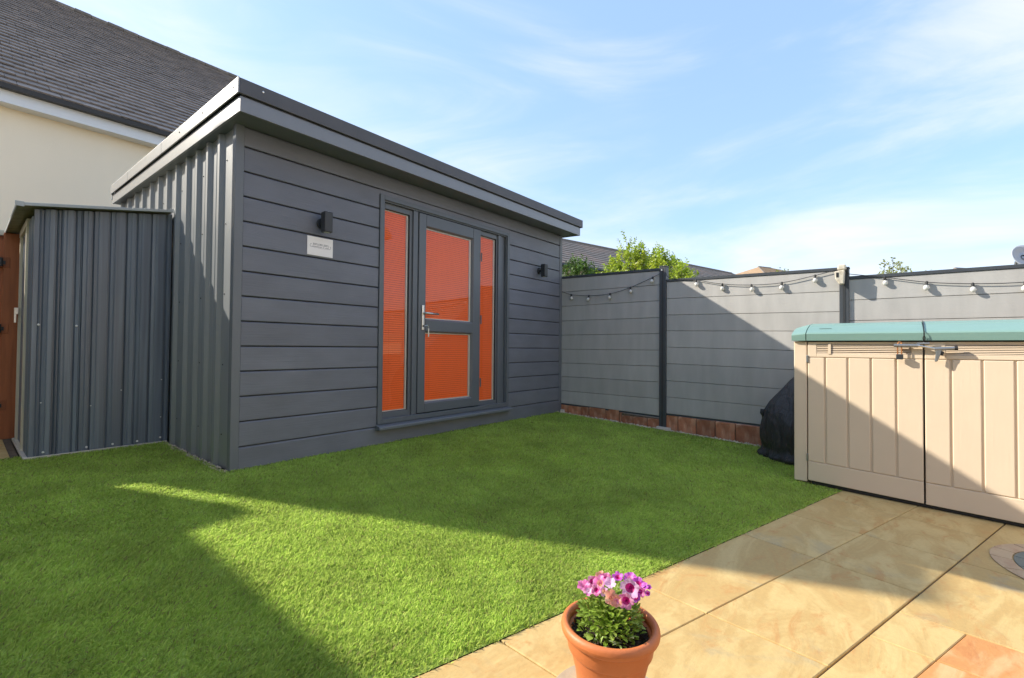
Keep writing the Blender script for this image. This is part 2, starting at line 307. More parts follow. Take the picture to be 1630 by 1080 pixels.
def G(y):
    """ground height: level under the garden room, falling gently towards the house"""
    return 0.01 if y >= 0 else (0.01+0.045*y if y > -6.5 else 0.01-0.2925)
def edge(x): return -2.640 - 0.25*x          # lawn / patio line

# ---------------------------------------------------------------- the setting
mb = MB(); ys = [400, 60, 0, -6.5, -60, -400]
for a, b in zip(ys[:-1], ys[1:]):
    za, zb = G(a)-0.045, G(b)-0.045
    mb.add([(-400, a, za), (-400, b, zb), (400, b, zb), (400, a, za)], [(0, 1, 2, 3)])
tag(mb.build('ground', M['earth']), kind='structure')

lawn = MB(); nx = 60
for i in range(nx):
    x0 = -5 + 9.2*i/nx; x1 = -5 + 9.2*(i+1)/nx
    xm = (x0+x1)/2; top = -0.0 if xm > -0.1 else 1.62
    if xm < -1.02: top = 1.72
    ybs = [edge(x0), edge(x1)]
    P = []
    y0a, y0b = edge(x0), edge(x1)
    lawn.add([(x0, y0a, G(y0a)-0.002), (x1, y0b, G(y0b)-0.002), (x1, 0, G(0)-0.002), (x0, 0, G(0)-0.002)], [(0, 1, 2, 3)])
    if top > 0: lawn.add([(x0, 0, G(0)-0.002), (x1, 0, G(0)-0.002), (x1, top, G(0)-0.002), (x0, top, G(0)-0.002)], [(0, 1, 2, 3)])
tag(lawn.build('lawn', M['turf']), kind='structure')

# patio: a mortar bed with individual slabs
bed = MB()
bed.prism([(-5, edge(-5)-0.004), (5.2, edge(5.2)-0.004), (5.2, -6.5), (-5, -6.5)], 'z', -0.03, -0.010, lambda x, y, z: (x, y, z+0.01+0.045*y))
bed.prism([(-5, -6.5), (5.2, -6.5), (5.2, -10.9), (-5, -10.9)], 'z', -0.03, -0.010, lambda x, y, z: (x, y, z+0.01-0.2925))
patio = tag(bed.build('patio', M['mortar']), kind='structure')
def slab(poly, m='slab', th=0.03, h=0.0, parent=None, gap=0.0012, name='slab', bev=0.003):
    c = Vector((sum(p[0] for p in poly)/len(poly), sum(p[1] for p in poly)/len(poly)))
    q = []; n = len(poly)
    for i in range(n):
        p0, p1, p2 = Vector(poly[i-1]), Vector(poly[i]), Vector(poly[(i+1) % n])
        d1 = (p1-p0).normalized(); d2 = (p2-p1).normalized(); n1 = Vector((-d1.y, d1.x)); n2 = Vector((-d2.y, d2.x))
        if (c-p1).dot(n1) < 0: n1 = -n1
        if (c-p1).dot(n2) < 0: n2 = -n2
        k = (n1+n2); k = k/max(0.3, k.dot(n1)); q.append(p1+k*gap)
    b = MB(); b.prism([(v.x, v.y) for v in q], 'z', -th, h, lambda x, y, z: (x, y, z+G(y)))
    return b.build(name, M[m], parent, bevel=bev, seg=1)
def L_JB(x): return -3.123 - 0.2955*(x-0.620)
def L_JA(x): return -3.497 - 0.298*(x-0.491)
def L_JC(x): return -3.753 - 0.352*(x-0.730)
def L_JD(x): return L_JC(x) - 0.36
def L_JE(x): return L_JD(x) - 0.36
def L_E2(x): return edge(x)-0.004
def col(xa, ya, xb, yb): return lambda y: xa + (xb-xa)*(y-ya)/(yb-ya)
K = {'m4': col(-3.0, -2.6, -3.0, -4.0), 'm3': col(-1.9, -2.6, -1.95, -4), 'm2': col(-1.15, -2.6, -1.2, -4), 'm1': col(-0.078, -2.624, -0.10, -3.7),
     'k1': col(0.632, -2.867, 0.596, -3.529), 'k2': col(1.540, -3.239, 1.418, -4.099), 'k0': col(2.137, -3.233, 2.044, -3.945),
     'k00': col(2.670, -3.644, 2.587, -4.115), 'k9': col(3.35, -3.3, 3.3, -4.5), 'kA': col(4.2, -3.3, 4.2, -4.5)}
def cell(top, bot, ka, kb):
    """slab between two row lines (functions of x) and two column lines (functions of y)"""
    def inter(row, colf):
        x = colf(-3.3)
        for _ in range(8): x = colf(row(x))
        return (x, row(x))
    e = 0.0016; ka2 = lambda y: ka(y)+e; kb2 = lambda y: kb(y)-e
    return [inter(top, ka2), inter(top, kb2), inter(bot, kb2), inter(bot, ka2)]
rows = [(L_E2, L_JB, ['m4', 'm3', 'm2', 'm1', 'k1', 'k2', 'k0', 'k00', 'k9', 'kA']),
        (L_JB, L_JA, ['m4', 'm3', 'm2', 'm1', 'k1', 'k2', 'k0', 'k00', 'k9', 'kA'])]
for a, b, ks in rows:
    for i in range(len(ks)-1):
        m = 'slab'
        slab(cell(a, b, K[ks[i]], K[ks[i+1]]), m, parent=patio)
K3 = col(0.912, -3.629, 0.90, -3.92); K5 = col(1.200, -3.9, 1.19, -4.3)
def L_JA2(x): return L_JA(x)-0.0050
slab(cell(L_JA2, L_JD, K5, K['k0']), 'slab', parent=patio); slab(cell(L_JA2, L_JD, K['k0'], K['k9']), 'slab', parent=patio); slab(cell(L_JA2, L_JD, K['k9'], K['kA']), 'slab', parent=patio)
slab(cell(L_JA2, L_JC, K3, K5), 'slab', parent=patio)
for a, b in ((L_JA2, L_JC), (L_JC, L_JD), (L_JD, L_JE)):
    ks = [K['m4'], K['m3'], K['m2'], col(-0.35, -3.4, -0.37, -4), col(0.30, -3.4, 0.28, -4), K3]
    if a is L_JC: ks += [K5]
    elif a is L_JD: ks += [K5, K['k0'], K['k00'], K['k9'], K['kA']]
    for i in range(len(ks)-1):
        red = (a is L_JC and i in (4, 5)) or (a is L_JD and i == 5)
        slab(cell(a, b, ks[i], ks[i+1]), 'redslab' if red else 'slab', parent=patio)
def pave_ring(c, r0, r1, n, m, h, name='ring_stone'):
    for i in range(n):
        a0 = 2*PI*i/n + 0.004/r1; a1 = 2*PI*(i+1)/n - 0.004/r1; st = 4
        poly = [(c[0]+r1*math.cos(a0+(a1-a0)*k/st), c[1]+r1*math.sin(a0+(a1-a0)*k/st)) for k in range(st+1)] + \
               [(c[0]+r0*math.cos(a1-(a1-a0)*k/st), c[1]+r0*math.sin(a1-(a1-a0)*k/st)) for k in range(st+1)]
        b = MB(); b.prism(poly, 'z', 0.0005, h, lambda x, y, z: (x, y, z+G(y))); b.build(name, M[m], patio, bevel=0.0015, seg=1)
def disc(c, r, m, h, name, n=40):
    b = MB(); b.prism([(c[0]+r*math.cos(2*PI*k/n), c[1]+r*math.sin(2*PI*k/n)) for k in range(n)], 'z', 0.0005, h, lambda x, y, z: (x, y, z+G(y)))
    return b.build(name, M[m], patio, bevel=0.0015, seg=1)
RC = (2.27, -4.53)
pave_ring(RC, 0.345, 0.430, 16, 'ringred', 0.006); pave_ring(RC, 0.275, 0.340, 14, 'ringdark', 0.006); disc(RC, 0.27, 'greyslab', 0.006, 'ring_centre')
PC = (-0.075, -3.065)
disc(PC, 0.190, 'greyslab', 0.004, 'round_inset')

# side path behind the lawn at the far left
pb = MB(); pb.box(-3.6, -1.0, 1.72, 2.9, -0.06, -0.006); path = tag(pb.build('path', M['mortar']), kind='structure')
for (xa, xb) in ((-3.5, -2.72), (-2.71, -1.93), (-1.92, -1.05)):
    for (ya, yb) in ((1.74, 2.14), (2.15, 2.52), (2.53, 2.86)):
        b = MB(); b.box(xa, xb, ya, yb, -0.03, 0.008); b.build('slab', M['slab'], path, bevel=0.003, seg=1)

# grass blades: too many to count
def build_grass():
    def region(n, x0, x1, y0, y1):
        x = RNG.uniform(x0, x1, n); y = RNG.uniform(y0, y1, n)
        top = np.where(x > -0.085, 0.012, np.where(x > -1.0, 1.565, 1.71)); top = np.where(x < -1.0, 1.71, top)
        k = (y > -2.640-0.25*x + 0.002 + RNG.normal(0, 0.009, n)) & (y < top) & (x < 4.14+RNG.normal(0, 0.012, n))
        k &= ~((x > 2.99) & (y < -3.09)); k &= ~((x > 3.62) & (y < -2.72) & (y > -3.1)) 
        return x[k], y[k]
    xs, ys_ = region(2000000, -1.7, 4.2, -3.75, 1.72)
    dist = np.hypot(xs-CAM.x, ys_-CAM.y)
    keep = RNG.uniform(0, 1, len(xs)) < np.clip((2.3/np.maximum(dist, 1.2))**1.7, 0.10, 1.0)*0.62
    xs, ys_, dist = xs[keep], ys_[keep], dist[keep]
    x2, y2 = region(60000, -4.9, -1.7, -3.75, 1.72); xs = np.concatenate([xs, x2]); ys_ = np.concatenate([ys_, y2]); dist = np.concatenate([dist, np.full(len(x2), 4.0)])
    n = len(xs)
    gz = np.where(ys_ >= 0, 0.01, 0.01+0.045*ys_)
    an = RNG.uniform(0, 2*PI, n); ln = RNG.uniform(0.011, 0.024, n)*(1+0.16*np.sin(xs*9+ys_*4)*np.sin(ys_*7-xs*3)+0.14*np.sin(xs*23+np.sin(ys_*11)*2)*np.sin(ys_*19+xs*5)); w = RNG.uniform(0.0011, 0.0019, n)*np.clip(dist/2.3, 0.9, 2.6)
    # soft drifts in the lean direction, as brushed turf has
    drift = np.sin(xs*2.3+1.0+np.sin(ys_*1.7))*1.1 + np.sin(ys_*3.1+xs)*0.7
    la = drift + RNG.normal(0, 1.1, n); lm = np.abs(RNG.normal(0.75, 0.35, n))
    dx, dy = np.cos(la)*ln*lm, np.sin(la)*ln*lm; h = ln*np.clip(1.15-0.45*lm, 0.35, 1)
    wx, wy = np.cos(an)*w, np.sin(an)*w
    co = np.empty((n, 4, 3), np.float32)
    co[:, 0] = np.stack([xs-wx, ys_-wy, gz-0.002], 1); co[:, 1] = np.stack([xs+wx, ys_+wy, gz-0.002], 1)
    co[:, 2] = np.stack([xs+wx*0.9+dx*0.35, ys_+wy*0.9+dy*0.35, gz+h*0.62], 1); co[:, 3] = np.stack([xs+dx, ys_+dy, gz+h], 1)
    me = bpy.data.meshes.new('grass'); me.vertices.add(n*4); me.vertices.foreach_set('co', co.ravel())
    idx = (np.arange(n)*4)[:, None]+np.array([0, 1, 2, 0, 2, 3])[None, :]
    me.loops.add(n*6); me.loops.foreach_set('vertex_index', idx.ravel().astype(np.int32))
    me.polygons.add(n*2); me.polygons.foreach_set('loop_start', np.arange(n*2, dtype=np.int32)*3)
    t = RNG.uniform(0, 1, (n, 1)); c = np.array([[0.37, 0.54, 0.085]])*(1-t) + np.array([[0.60, 0.72, 0.18]])*t
    dry = RNG.uniform(0, 1, n) < 0.06; c[dry] = np.array([0.34, 0.32, 0.13])
    dk = RNG.uniform(0, 1, n) < 0.16; c[dk] *= 0.72
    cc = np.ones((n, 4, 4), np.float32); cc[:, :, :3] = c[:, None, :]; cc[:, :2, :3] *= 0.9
    me.update(calc_edges=True)
    at = me.color_attributes.new('tint', 'FLOAT_COLOR', 'POINT'); at.data.foreach_set('color', cc.ravel())
    me.materials.append(M['grass']); o = bpy.data.objects.new('grass', me); COL.objects.link(o)
    tag(o, 'short green lawn grass in front of the grey garden room', 'grass', kind='stuff'); print('grass blades', n)
build_grass()

def pebbles(name, label, pts, rmin, rmax, m='gravel'):
    b = MB()
    for (x, y, z) in pts:
        r = random.uniform(rmin, rmax); a = random.uniform(0, 6.3); k = [random.uniform(0.7, 1.3) for _ in range(6)]
        P = [(x+r*k[0]*math.cos(a), y+r*k[0]*math.sin(a), z), (x+r*k[1]*math.cos(a+1.6), y+r*k[1]*math.sin(a+1.6), z), (x+r*k[2]*math.cos(a+3.1), y+r*k[2]*math.sin(a+3.1), z),
             (x+r*k[3]*math.cos(a+4.7), y+r*k[3]*math.sin(a+4.7), z), (x, y, z+r*0.7*k[4]), (x, y, z-r*0.6)]
        b.add(P, [(0, 1, 4), (1, 2, 4), (2, 3, 4), (3, 0, 4), (1, 0, 5), (2, 1, 5), (3, 2, 5), (0, 3, 5)])
    return tag(b.build(name, M[m]), label, 'gravel', kind='stuff')
pebbles('gravel', 'thin line of buff gravel at the foot of the corrugated side wall', [(random.uniform(-0.11, -0.06), random.uniform(0.0, 1.56), 0.012) for _ in range(420)], 0.005, 0.012)
pebbles('gravel', 'scattered buff stones along the foot of the brick plinth', [(4.155+random.gauss(0, 0.022), y, G(y)+0.008) for y in [random.uniform(-3.1, 0.02) for _ in range(620)]], 0.005, 0.017)

# ---------------------------------------------------------------- garden room
gr = thing('garden_room', (2.1, 0, 0), 'dark grey garden room with flat roof and orange blinds in its glazed door', 'garden room')
YB = 3.85
w = MB(); w.box(-0.035, 4.235, 0.022, 0.05, 0.0, 2.62)
w = MB(); w.box(-0.035, 1.185, 0.022, 0.12, 0.0, 2.60); w.box(3.045, 4.235, 0.022, 0.12, 0.0, 2.60); w.box(1.185, 3.045, 0.022, 0.12, 0.0, 0.19); w.box(1.185, 3.045, 0.022, 0.12, 2.352, 2.60)
w.box(-0.035, 4.235, YB-0.1, YB, 0.0, 2.74); w.box(-0.035, 0.02, 0.12, YB-0.1, 0.0, 2.62); w.box(4.18, 4.235, 0.12, YB-0.1, 0.0, 2.62); w.box(0.02, 4.18, 0.3, 0.32, 0.0, 2.6)
w.build('wall', M['inside'], gr)
def board(x0, x1, z0, z1, grooveb=True):
    b = MB(); g = 0.0034; poly = [(0.020, z0+g), (0.004, z0+g), (0.0, z0+g+0.004), (0.0, z1-g-0.009), (0.009, z1-g), (0.020, z1-g)]
    b.prism(poly, 'x', x0, x1); return b.build('cladding_board', M['clad'], gr, bevel=0.0012, seg=1)
Z0 = 0.178; P_ = 0.186
board(0.0, 4.19, 0.0, Z0)
for i in range(12):
    z0 = Z0+P_*i; z1 = z0+P_
    board(0.0, 1.168, z0, z1); board(3.064, 4.19, z0, z1)
board(0.0, 4.19, Z0+12*P_, 2.56)
b = MB(); b.box(1.168, 3.064, 0.002, 0.02, 2.366, Z0+12*P_-0.004); b.build('cladding_board', M['clad'], gr)
# corner trims
b = MB(); b.prism([(-0.060, -0.006), (-0.002, -0.006), (-0.002, 0.012), (-0.045, 0.012), (-0.045, 0.055), (-0.060, 0.055)], 'z', 0.0, 2.56); b.build('corner_trim', M['trim'], gr, bevel=0.002)
b = MB(); b.prism([(4.192, -0.006), (4.250, -0.006), (4.250, 0.05), (4.238, 0.05), (4.238, 0.012), (4.192, 0.012)], 'z', 0.0, 2.56); b.build('corner_trim', M['trim'], gr, bevel=0.002)
# box-profile sheet down the left side, ribs at their own spacing
ribs = [0.33, 0.595, 0.863, 1.141, 1.448, 1.747, 2.051, 2.365, 2.70, 3.036, 3.391, 3.755]
prof = [(-0.038, 0.05)]
for r in ribs:
    prof += [(-0.038, r-0.045), (-0.066, r-0.022), (-0.066, r+0.022), (-0.038, r+0.045)]
    prof += [(-0.038, r+0.11), (-0.042, r+0.118), (-0.042, r+0.128), (-0.038, r+0.136)] if r < 3.5 else []
prof += [(-0.038, YB)]
b = MB(); n = len(prof)
b.add([(x, y, 0.0) for x, y in prof]+[(x, y, 2.545+0.040*(y+0.25)) for x, y in prof], [(i, i+1, n+i+1, n+i) for i in range(n-1)])
sheet = b.build('side_sheet', M['sheet'], gr)
for zz in (0.25, 0.78, 1.32, 1.86, 2.35):
    for r in ribs[0::2]:
        s = MB(); s.lathe([(0.0001, 0), (0.006, 0.0005), (0.006, 0.004), (0.0001, 0.006)], (0, 0, 0), 8)
        s.v = [(-0.0385-v[2], r-0.10+v[0], zz+v[1]) for v in s.v]; s.build('screw', M['socket'], sheet)
# roof
def sl_(x, y): return 0.040*(y+0.25)
XL, XR, YF = -0.125, 4.37, -0.25
b = MB(); b.box(XL+0.02, XR-0.02, YF+0.02, YB+0.08, 2.57, 2.74, sl_); roof = b.build('roof', M['trim'], gr)
b = MB(); b.box(XL+0.012, XR-0.012, YF+0.012, YB+0.07, 2.548, 2.566, sl_); b.build('soffit', M['trim'], roof)
def fascia(kind):
    # two stepped bands, the top one standing proud over a shadow gap
    b = MB()
    if kind == 'front': b.box(XL+0.004, XR-0.026, YF+0.002, YF+0.02, 2.545, 2.652, sl_)
    elif kind == 'left': b.box(XL+0.002, XL+0.02, YF+0.0205, YB+0.08, 2.545, 2.652, sl_)
    elif kind == 'right': b.box(XR-0.044, XR-0.026, YF+0.0205, YB+0.08, 2.545, 2.652, sl_)
    return b.build('fascia_board', M['roofedge'], roof, bevel=0.002)
for k in ('front', 'left', 'right'): fascia(k)
b = MB(); b.box(XL-0.006, XR+0.006, YF-0.016, YF-0.001, 2.662, 2.770, sl_); b.box(XL-0.006, XR+0.006, YF-0.001, YF+0.04, 2.756, 2.7695, sl_); b.build('roof_edge_trim', M['frontedge'], roof, bevel=0.004)
for ya, yb in ((YF-0.0155, 1.62), (1.625, 3.0), (3.005, YB+0.09)):
    b = MB(); b.box(XL-0.018, XL-0.0065, ya, yb, 2.662, 2.771, sl_); b.box(XL-0.0065, XL+0.04, ya+0.06, yb, 2.757, 2.7705, sl_); t = b.build('roof_edge_trim', M['roofedge'], roof, bevel=0.003)
b = MB(); b.box(XR+0.0065, XR+0.018, YF-0.0155, YB+0.09, 2.662, 2.771, sl_); b.build('roof_edge_trim', M['roofedge'], roof, bevel=0.003)
b = MB(); b.box(XL+0.0, XR, YF, YB+0.085, 2.742, 2.752, sl_); b.build('roof_membrane', M['rubber'], roof)
for (x, y, z) in ((XL-0.019, -0.18, 2.72), (XL-0.019, 0.45, 2.72), (XL-0.019, 1.05, 2.72)):
    s = MB(); s.lathe([(0.0001, 0), (0.007, 0.0005), (0.007, 0.003), (0.0001, 0.005)], (0, 0, 0), 8); s.v = [(x-v[2], y+v[0], z+v[1]+sl_(0, y)) for v in s.v]; s.build('screw', M['socket'], roof)
s = MB(); s.lathe([(0.0001, 0), (0.007, 0.0005), (0.007, 0.003), (0.0001, 0.005)], (0, 0, 0), 8); s.v = [(0.02+v[0], YF-0.017-v[2], 2.73+v[1]) for v in s.v]; s.build('screw', M['steel'], roof)
b = MB(); b.box(XL-0.004, XL+0.02, YB+0.085, YB+0.12, 2.60, 2.775, sl_); b.build('gutter_end', M['shedtrim'], roof, bevel=0.003)

# ---- glazed door set
def ring_frame(b, x0, x1, z0, z1, t, y0, y1, tb=None, tt=None, chamf=0.0):
    tb = tb or t; tt = tt or t
    b.box(x0, x0+t, y0, y1, z0, z1); b.box(x1-t, x1, y0, y1, z0, z1); b.box(x0+t, x1-t, y0, y1, z0, z0+tb); b.box(x0+t, x1-t, y0, y1, z1-tt, z1)
ds = MB(); ring_frame(ds, 1.171, 3.061, 0.200, 2.364, 0.046, -0.014, 0.022)
dset = ds.build('door_frame', M['upvc'], gr, bevel=0.003); 
b = MB(); ring_frame(b, 1.2175, 3.0145, 0.205, 2.318, 0.012, 0.002, 0.10); b.build('reveal', M['upvc'], dset)
def pane(parent, x0, x1, z0, z1, yy, cream_right=True):
    g = MB(); g.box(x0, x1, yy, yy+0.006, z0, z1); g.build('glass', M['glass'], parent)
    c = MB(); t = 0.010
    c.box(x0, x0+0.004, yy+0.007, yy+0.026, z0, z1); c.box(x1-0.022, x1, yy+0.007, yy+0.026, z0, z1); c.box(x0+0.004, x1-0.022, yy+0.007, yy+0.026, z0, z0+0.014); c.box(x0+0.004, x1-0.022, yy+0.007, yy+0.026, z1-0.014, z1)
    c.build('spacer', M['cream'], parent)
    s = MB(); z = z0+0.016; p = 0.0215
    while z < z1-0.014:
        s.add([(x0+0.006, yy+0.016, z), (x1-0.026, yy+0.016, z), (x1-0.026, yy+0.0205, z+p*0.87), (x0+0.006, yy+0.0205, z+p*0.87)], [(0, 1, 2, 3)])
        s.add([(x0+0.006, yy+0.016, z), (x1-0.026, yy+0.016, z), (x1-0.026, yy+0.024, z-p*0.02), (x0+0.006, yy+0.024, z-p*0.02)], [(0, 1, 2, 3)]); z += p
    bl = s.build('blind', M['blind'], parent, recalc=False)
    k = MB(); k.box(x0+0.004, x1-0.024, yy+0.034, yy+0.036, z0, z1); k.build('blind_gap_shade', M['blindback'], parent)
    cn = MB()
    xm = [x0+(x1-x0)*0.12, x0+(x1-x0)*0.80] if x1-x0 > 0.5 else [x0+(x1-x0)*0.3]
    for xx in xm: cn.box(xx, xx+0.0015, yy+0.017, yy+0.0185, z0+0.01, z1-0.01)
    cn.build('blind_cord', M['blind'], parent)
# left side light
def side_window(x0, x1, z0, z1, gx0, gx1, gz0, gz1):
    b = MB(); y0, y1 = 0.030, 0.085
    b.box(x0, gx0, y0, y1, z0, z1); b.box(gx1, x1, y0, y1, z0, z1); b.box(gx0, gx1, y0, y1, z0, gz0); b.box(gx0, gx1, y0, y1, gz1, z1)
    w = b.build('side_window', M['upvc'], gr, bevel=0.004)
    pane(w, gx0-0.004, gx1+0.004, gz0-0.004, gz1+0.004, 0.050)
    bd = MB(); ring_frame(bd, gx0, gx1, gz0, gz1, 0.004, 0.038, 0.0495); bd.build('gasket', M['rubber'], w)
    return w
side_window(1.2300, 1.6350, 0.218, 2.3055, 1.250, 1.545, 0.300, 2.250)
side_window(2.5530, 3.0020, 0.218, 2.3055, 2.572, 2.850, 0.290, 2.250)
b = MB(); b.box(1.578, 1.637, 0.012, 0.0295, 0.218, 2.3055); b.build('mullion', M['upvc'], dset, bevel=0.003)
b = MB(); b.box(2.872, 2.925, 0.014, 0.0295, 0.218, 2.3055); b.build('mullion', M['upvc'], dset, bevel=0.003)
# door leaf: stiles, rails with chamfered sight lines
dl = MB(); x0, x1, z0, z1 = 1.643, 2.546, 0.254, 2.298; y0, y1 = 0.000, 0.065
dl.box(x0, 1.735, y0, y1, z0, z1); dl.box(2.425, x1, y0, y1, z0, z1); dl.box(1.735, 2.425, y0, y1, z0, 0.350); dl.box(1.735, 2.425, y0, y1, 1.088, 1.205); dl.box(1.735, 2.425, y0, y1, 2.175, z1)
door = dl.build('door', M['upvc'], gr, bevel=0.006)
for (za, zb) in ((0.350, 1.088), (1.205, 2.175)):
    b = MB()   # sloped glazing bead round each pane
    X0, X1, t = 1.735, 2.425, 0.013
    P = [(X0, 0.006, za), (X1, 0.006, za), (X1, 0.006, zb), (X0, 0.006, zb), (X0+t, 0.024, za+t), (X1-t, 0.024, za+t), (X1-t, 0.024, zb-t), (X0+t, 0.024, zb-t)]
    b.add(P, [(0, 1, 5, 4), (1, 2, 6, 5), (2, 3, 7, 6), (3, 0, 4, 7)]); b.build('glazing_bead', M['trim'], door)
    pane(door, X0+t*0.6, X1-t*0.6, za+t*0.6, zb-t*0.6, 0.026)
b = MB(); b.box(2.5475, 2.5505, 0.03, 0.06, 0.25, 2.30); b.box(1.6385, 1.6415, 0.03, 0.06, 0.25, 2.30); b.build('gasket', M['rubber'], dset)
for zz in (0.52, 1.25, 1.98):
    b = MB(); b.tube([(2.551, -0.008, zz-0.05), (2.551, -0.008, zz+0.05)], 0.008, 10); b.build('hinge', M['upvc'], door)
h = MB(); h.box(1.682, 1.712, -0.012, 0.000, 1.100, 1.355); handle = h.build('handle', M['steel'], door, bevel=0.004)
h = MB(); h.tube([(1.697, -0.010, 1.272), (1.697, -0.050, 1.272), (1.712, -0.058, 1.272), (1.86, -0.058, 1.268)], 0.0095, 12); h.build('lever', M['steel'], handle, smooth=True)
h = MB(); h.tube([(1.697, -0.018, 1.140), (1.697, -0.0, 1.140)], 0.011, 14); h.build('lock_cylinder', M['darkmetal'], handle)
k = thing('door_key', (1.697, -0.03, 1.14), 'small steel key hanging in the lock below the door handle', 'key')
h = MB(); h.tube([(1.697, -0.03, 1.140), (1.735, -0.034, 1.150), (1.748, -0.034, 1.128)], 0.004, 8); h.build('ring', M['steel'], k)
h = MB(); h.box(1.742, 1.756, -0.036, -0.032, 1.03, 1.118); h.build('blade', M['steel'], k, bevel=0.001)
b = MB(); b.prism([(-0.070, 0.152), (-0.070, 0.176), (-0.062, 0.184), (0.018, 0.2005), (0.018, 0.152)], 'x', 1.155, 3.075); b.build('sill', M['trim'], gr, bevel=0.003)

# ---- lights on the front wall, and the plaque
def wall_lamp(x, z, label):
    t = thing('wall_lamp', (x, 0, z), label, 'wall lamp', 'up and down wall lamps on the garden room')
    b = MB(); b.tube([(x-0.01, -0.001, z), (x-0.01, -0.02, z)], 0.045, 20); b.build('mount', M['darkmetal'], t, bevel=0.003)
    b = MB(); b.tube([(x-0.01, -0.02, z), (x-0.01, -0.055, z)], 0.018, 12); b.build('arm', M['darkmetal'], t)
    n = 16; poly = [(x-0.01+0.034*math.cos(2*PI*k/n), -0.088+0.034*math.sin(2*PI*k/n)) for k in range(n)]
    b = MB(); b.prism([(x-0.046, -0.055), (x+0.026, -0.055), (x+0.026, -0.125), (x-0.046, -0.125)], 'z', z-0.085, z+0.085); b.build('housing', M['darkmetal'], t, bevel=0.008, seg=3)
    for s in (-1, 1):
        b = MB(); b.tube([(x-0.01, -0.09, z+s*0.0855), (x-0.01, -0.09, z+s*0.087)], 0.024, 16); b.build('lens', M['bulb'], t)
wall_lamp(0.615, 1.955, 'dark grey up and down wall lamp directly above the pale plaque')
wall_lamp(3.70, 1.970, 'dark grey up and down wall lamp on the right cladding beside the door')
pq = thing('plaque', (0.595, 0, 1.76), 'small cream plaque with grey lettering on the left cladding under the lamp', 'sign')
b = MB(); b.box(0.483, 0.707, -0.007, -0.0005, 1.682, 1.838); b.build('plate', M['plate'], pq, bevel=0.002)
# worn lettering: a row of small strokes, a finer row beneath and a bracket-shaped flourish
b = MB(); rr = random.Random(3); xx = 0.532
def ink(x0, x1, z0, z1): b.box(x0, x1, -0.0078, -0.0069, z0, z1)
for i in range(12):
    wd = 0.0095; k = i % 4; z0, z1 = 1.768, 1.784
    ink(xx, xx+0.0026, z0, z1)
    if k in (0, 2): ink(xx+0.0026, xx+wd-0.002, z1-0.003, z1); ink(xx+0.0026, xx+wd-0.003, z0+0.0065, z0+0.0090); 
    if k in (0, 3): ink(xx+0.0026, xx+wd-0.002, z0, z0+0.003)
    if k == 1: ink(xx+wd-0.0045, xx+wd-0.002, z0, z1); ink(xx+0.0026, xx+wd-0.0045, z1-0.0028, z1)
    xx += 0.0118
b.build('lettering', M['ink'], pq)
b = MB(); xx = 0.525
def ink(x0, x1, z0, z1): b.box(x0, x1, -0.0078, -0.0069, z0, z1)
for i in range(22):
    if i not in (13, 16): ink(xx, xx+0.0042, 1.7535, 1.7535+rr.choice((0.0045, 0.0055, 0.006)))
    xx += 0.0066
b.build('small_lettering', M['ink'], pq)
b = MB()
b.tube([(0.522+0.016*math.cos(a), -0.0072, 1.762+0.013*math.sin(a)) for a in [PI*0.55+PI*0.85*i/8 for i in range(9)]], 0.0014, 5)
b.tube([(0.673+0.014*math.cos(a), -0.0072, 1.764+0.014*math.sin(a)) for a in [-PI*0.5+PI*0.8*i/8 for i in range(9)]], 0.0014, 5)
b.tube([(0.510, -0.0072, 1.752), (0.60, -0.0072, 1.7465), (0.673, -0.0072, 1.7500)], 0.0009, 4)
b.build('flourish', M['ink'], pq)

# ---------------------------------------------------------------- metal shed
sh = thing('metal_shed', (-0.5, 1.58, 0), 'low blue grey metal shed with ribbed walls against the garden room side', 'shed')
SX0, SX1, SY0, SY1 = -0.960, -0.070, 1.58, 2.76
def sroof(x): return 2.018 + 0.155*(x-SX0)/(SX1-SX0)
ribx = [-0.914, -0.835, -0.812, -0.723, -0.684, -0.613, -0.503, -0.392, -0.317, -0.212, -0.098]
prof = [(SX0+0.022, SY0+0.010)]
for i, r in enumerate(ribx):
    d = 0.020 if i % 2 else 0.014
    prof += [(r-0.009, SY0+0.001), (r-0.0045, SY0+d+0.006), (r+0.0045, SY0+d+0.006), (r+0.013, SY0+(0.0 if i % 3 else 0.006)), (r+0.034, SY0+0.001), (r+0.038, SY0+0.004), (r+0.043, SY0+0.001)]
prof = sorted(prof, key=lambda q: q[0]); prof += [(SX1, SY0+0.008)]
b = MB(); n = len(prof); b.add([(x, y, 0.0) for x, y in prof]+[(x, y, sroof(x)-0.01) for x, y in prof], [(i, i+1, n+i+1, n+i) for i in range(n-1)])
fw = b.build('front_sheet', M['shed'], sh)
b = MB(); b.prism([(SX0-0.003, SY0-0.003), (SX0+0.026, SY0-0.003), (SX0+0.026, SY0+0.004), (SX0+0.004, SY0+0.004), (SX0+0.004, SY0+0.05), (SX0-0.003, SY0+0.05)], 'z', 0.0, sroof(SX0)-0.012); b.build('corner_post', M['shed'], sh, bevel=0.001)
b = MB(); b.box(SX1-0.012, SX1+0.004, SY0-0.004, SY0+0.02, 0.0, 2.16); b.build('corner_post', M['shed'], sh, bevel=0.001)
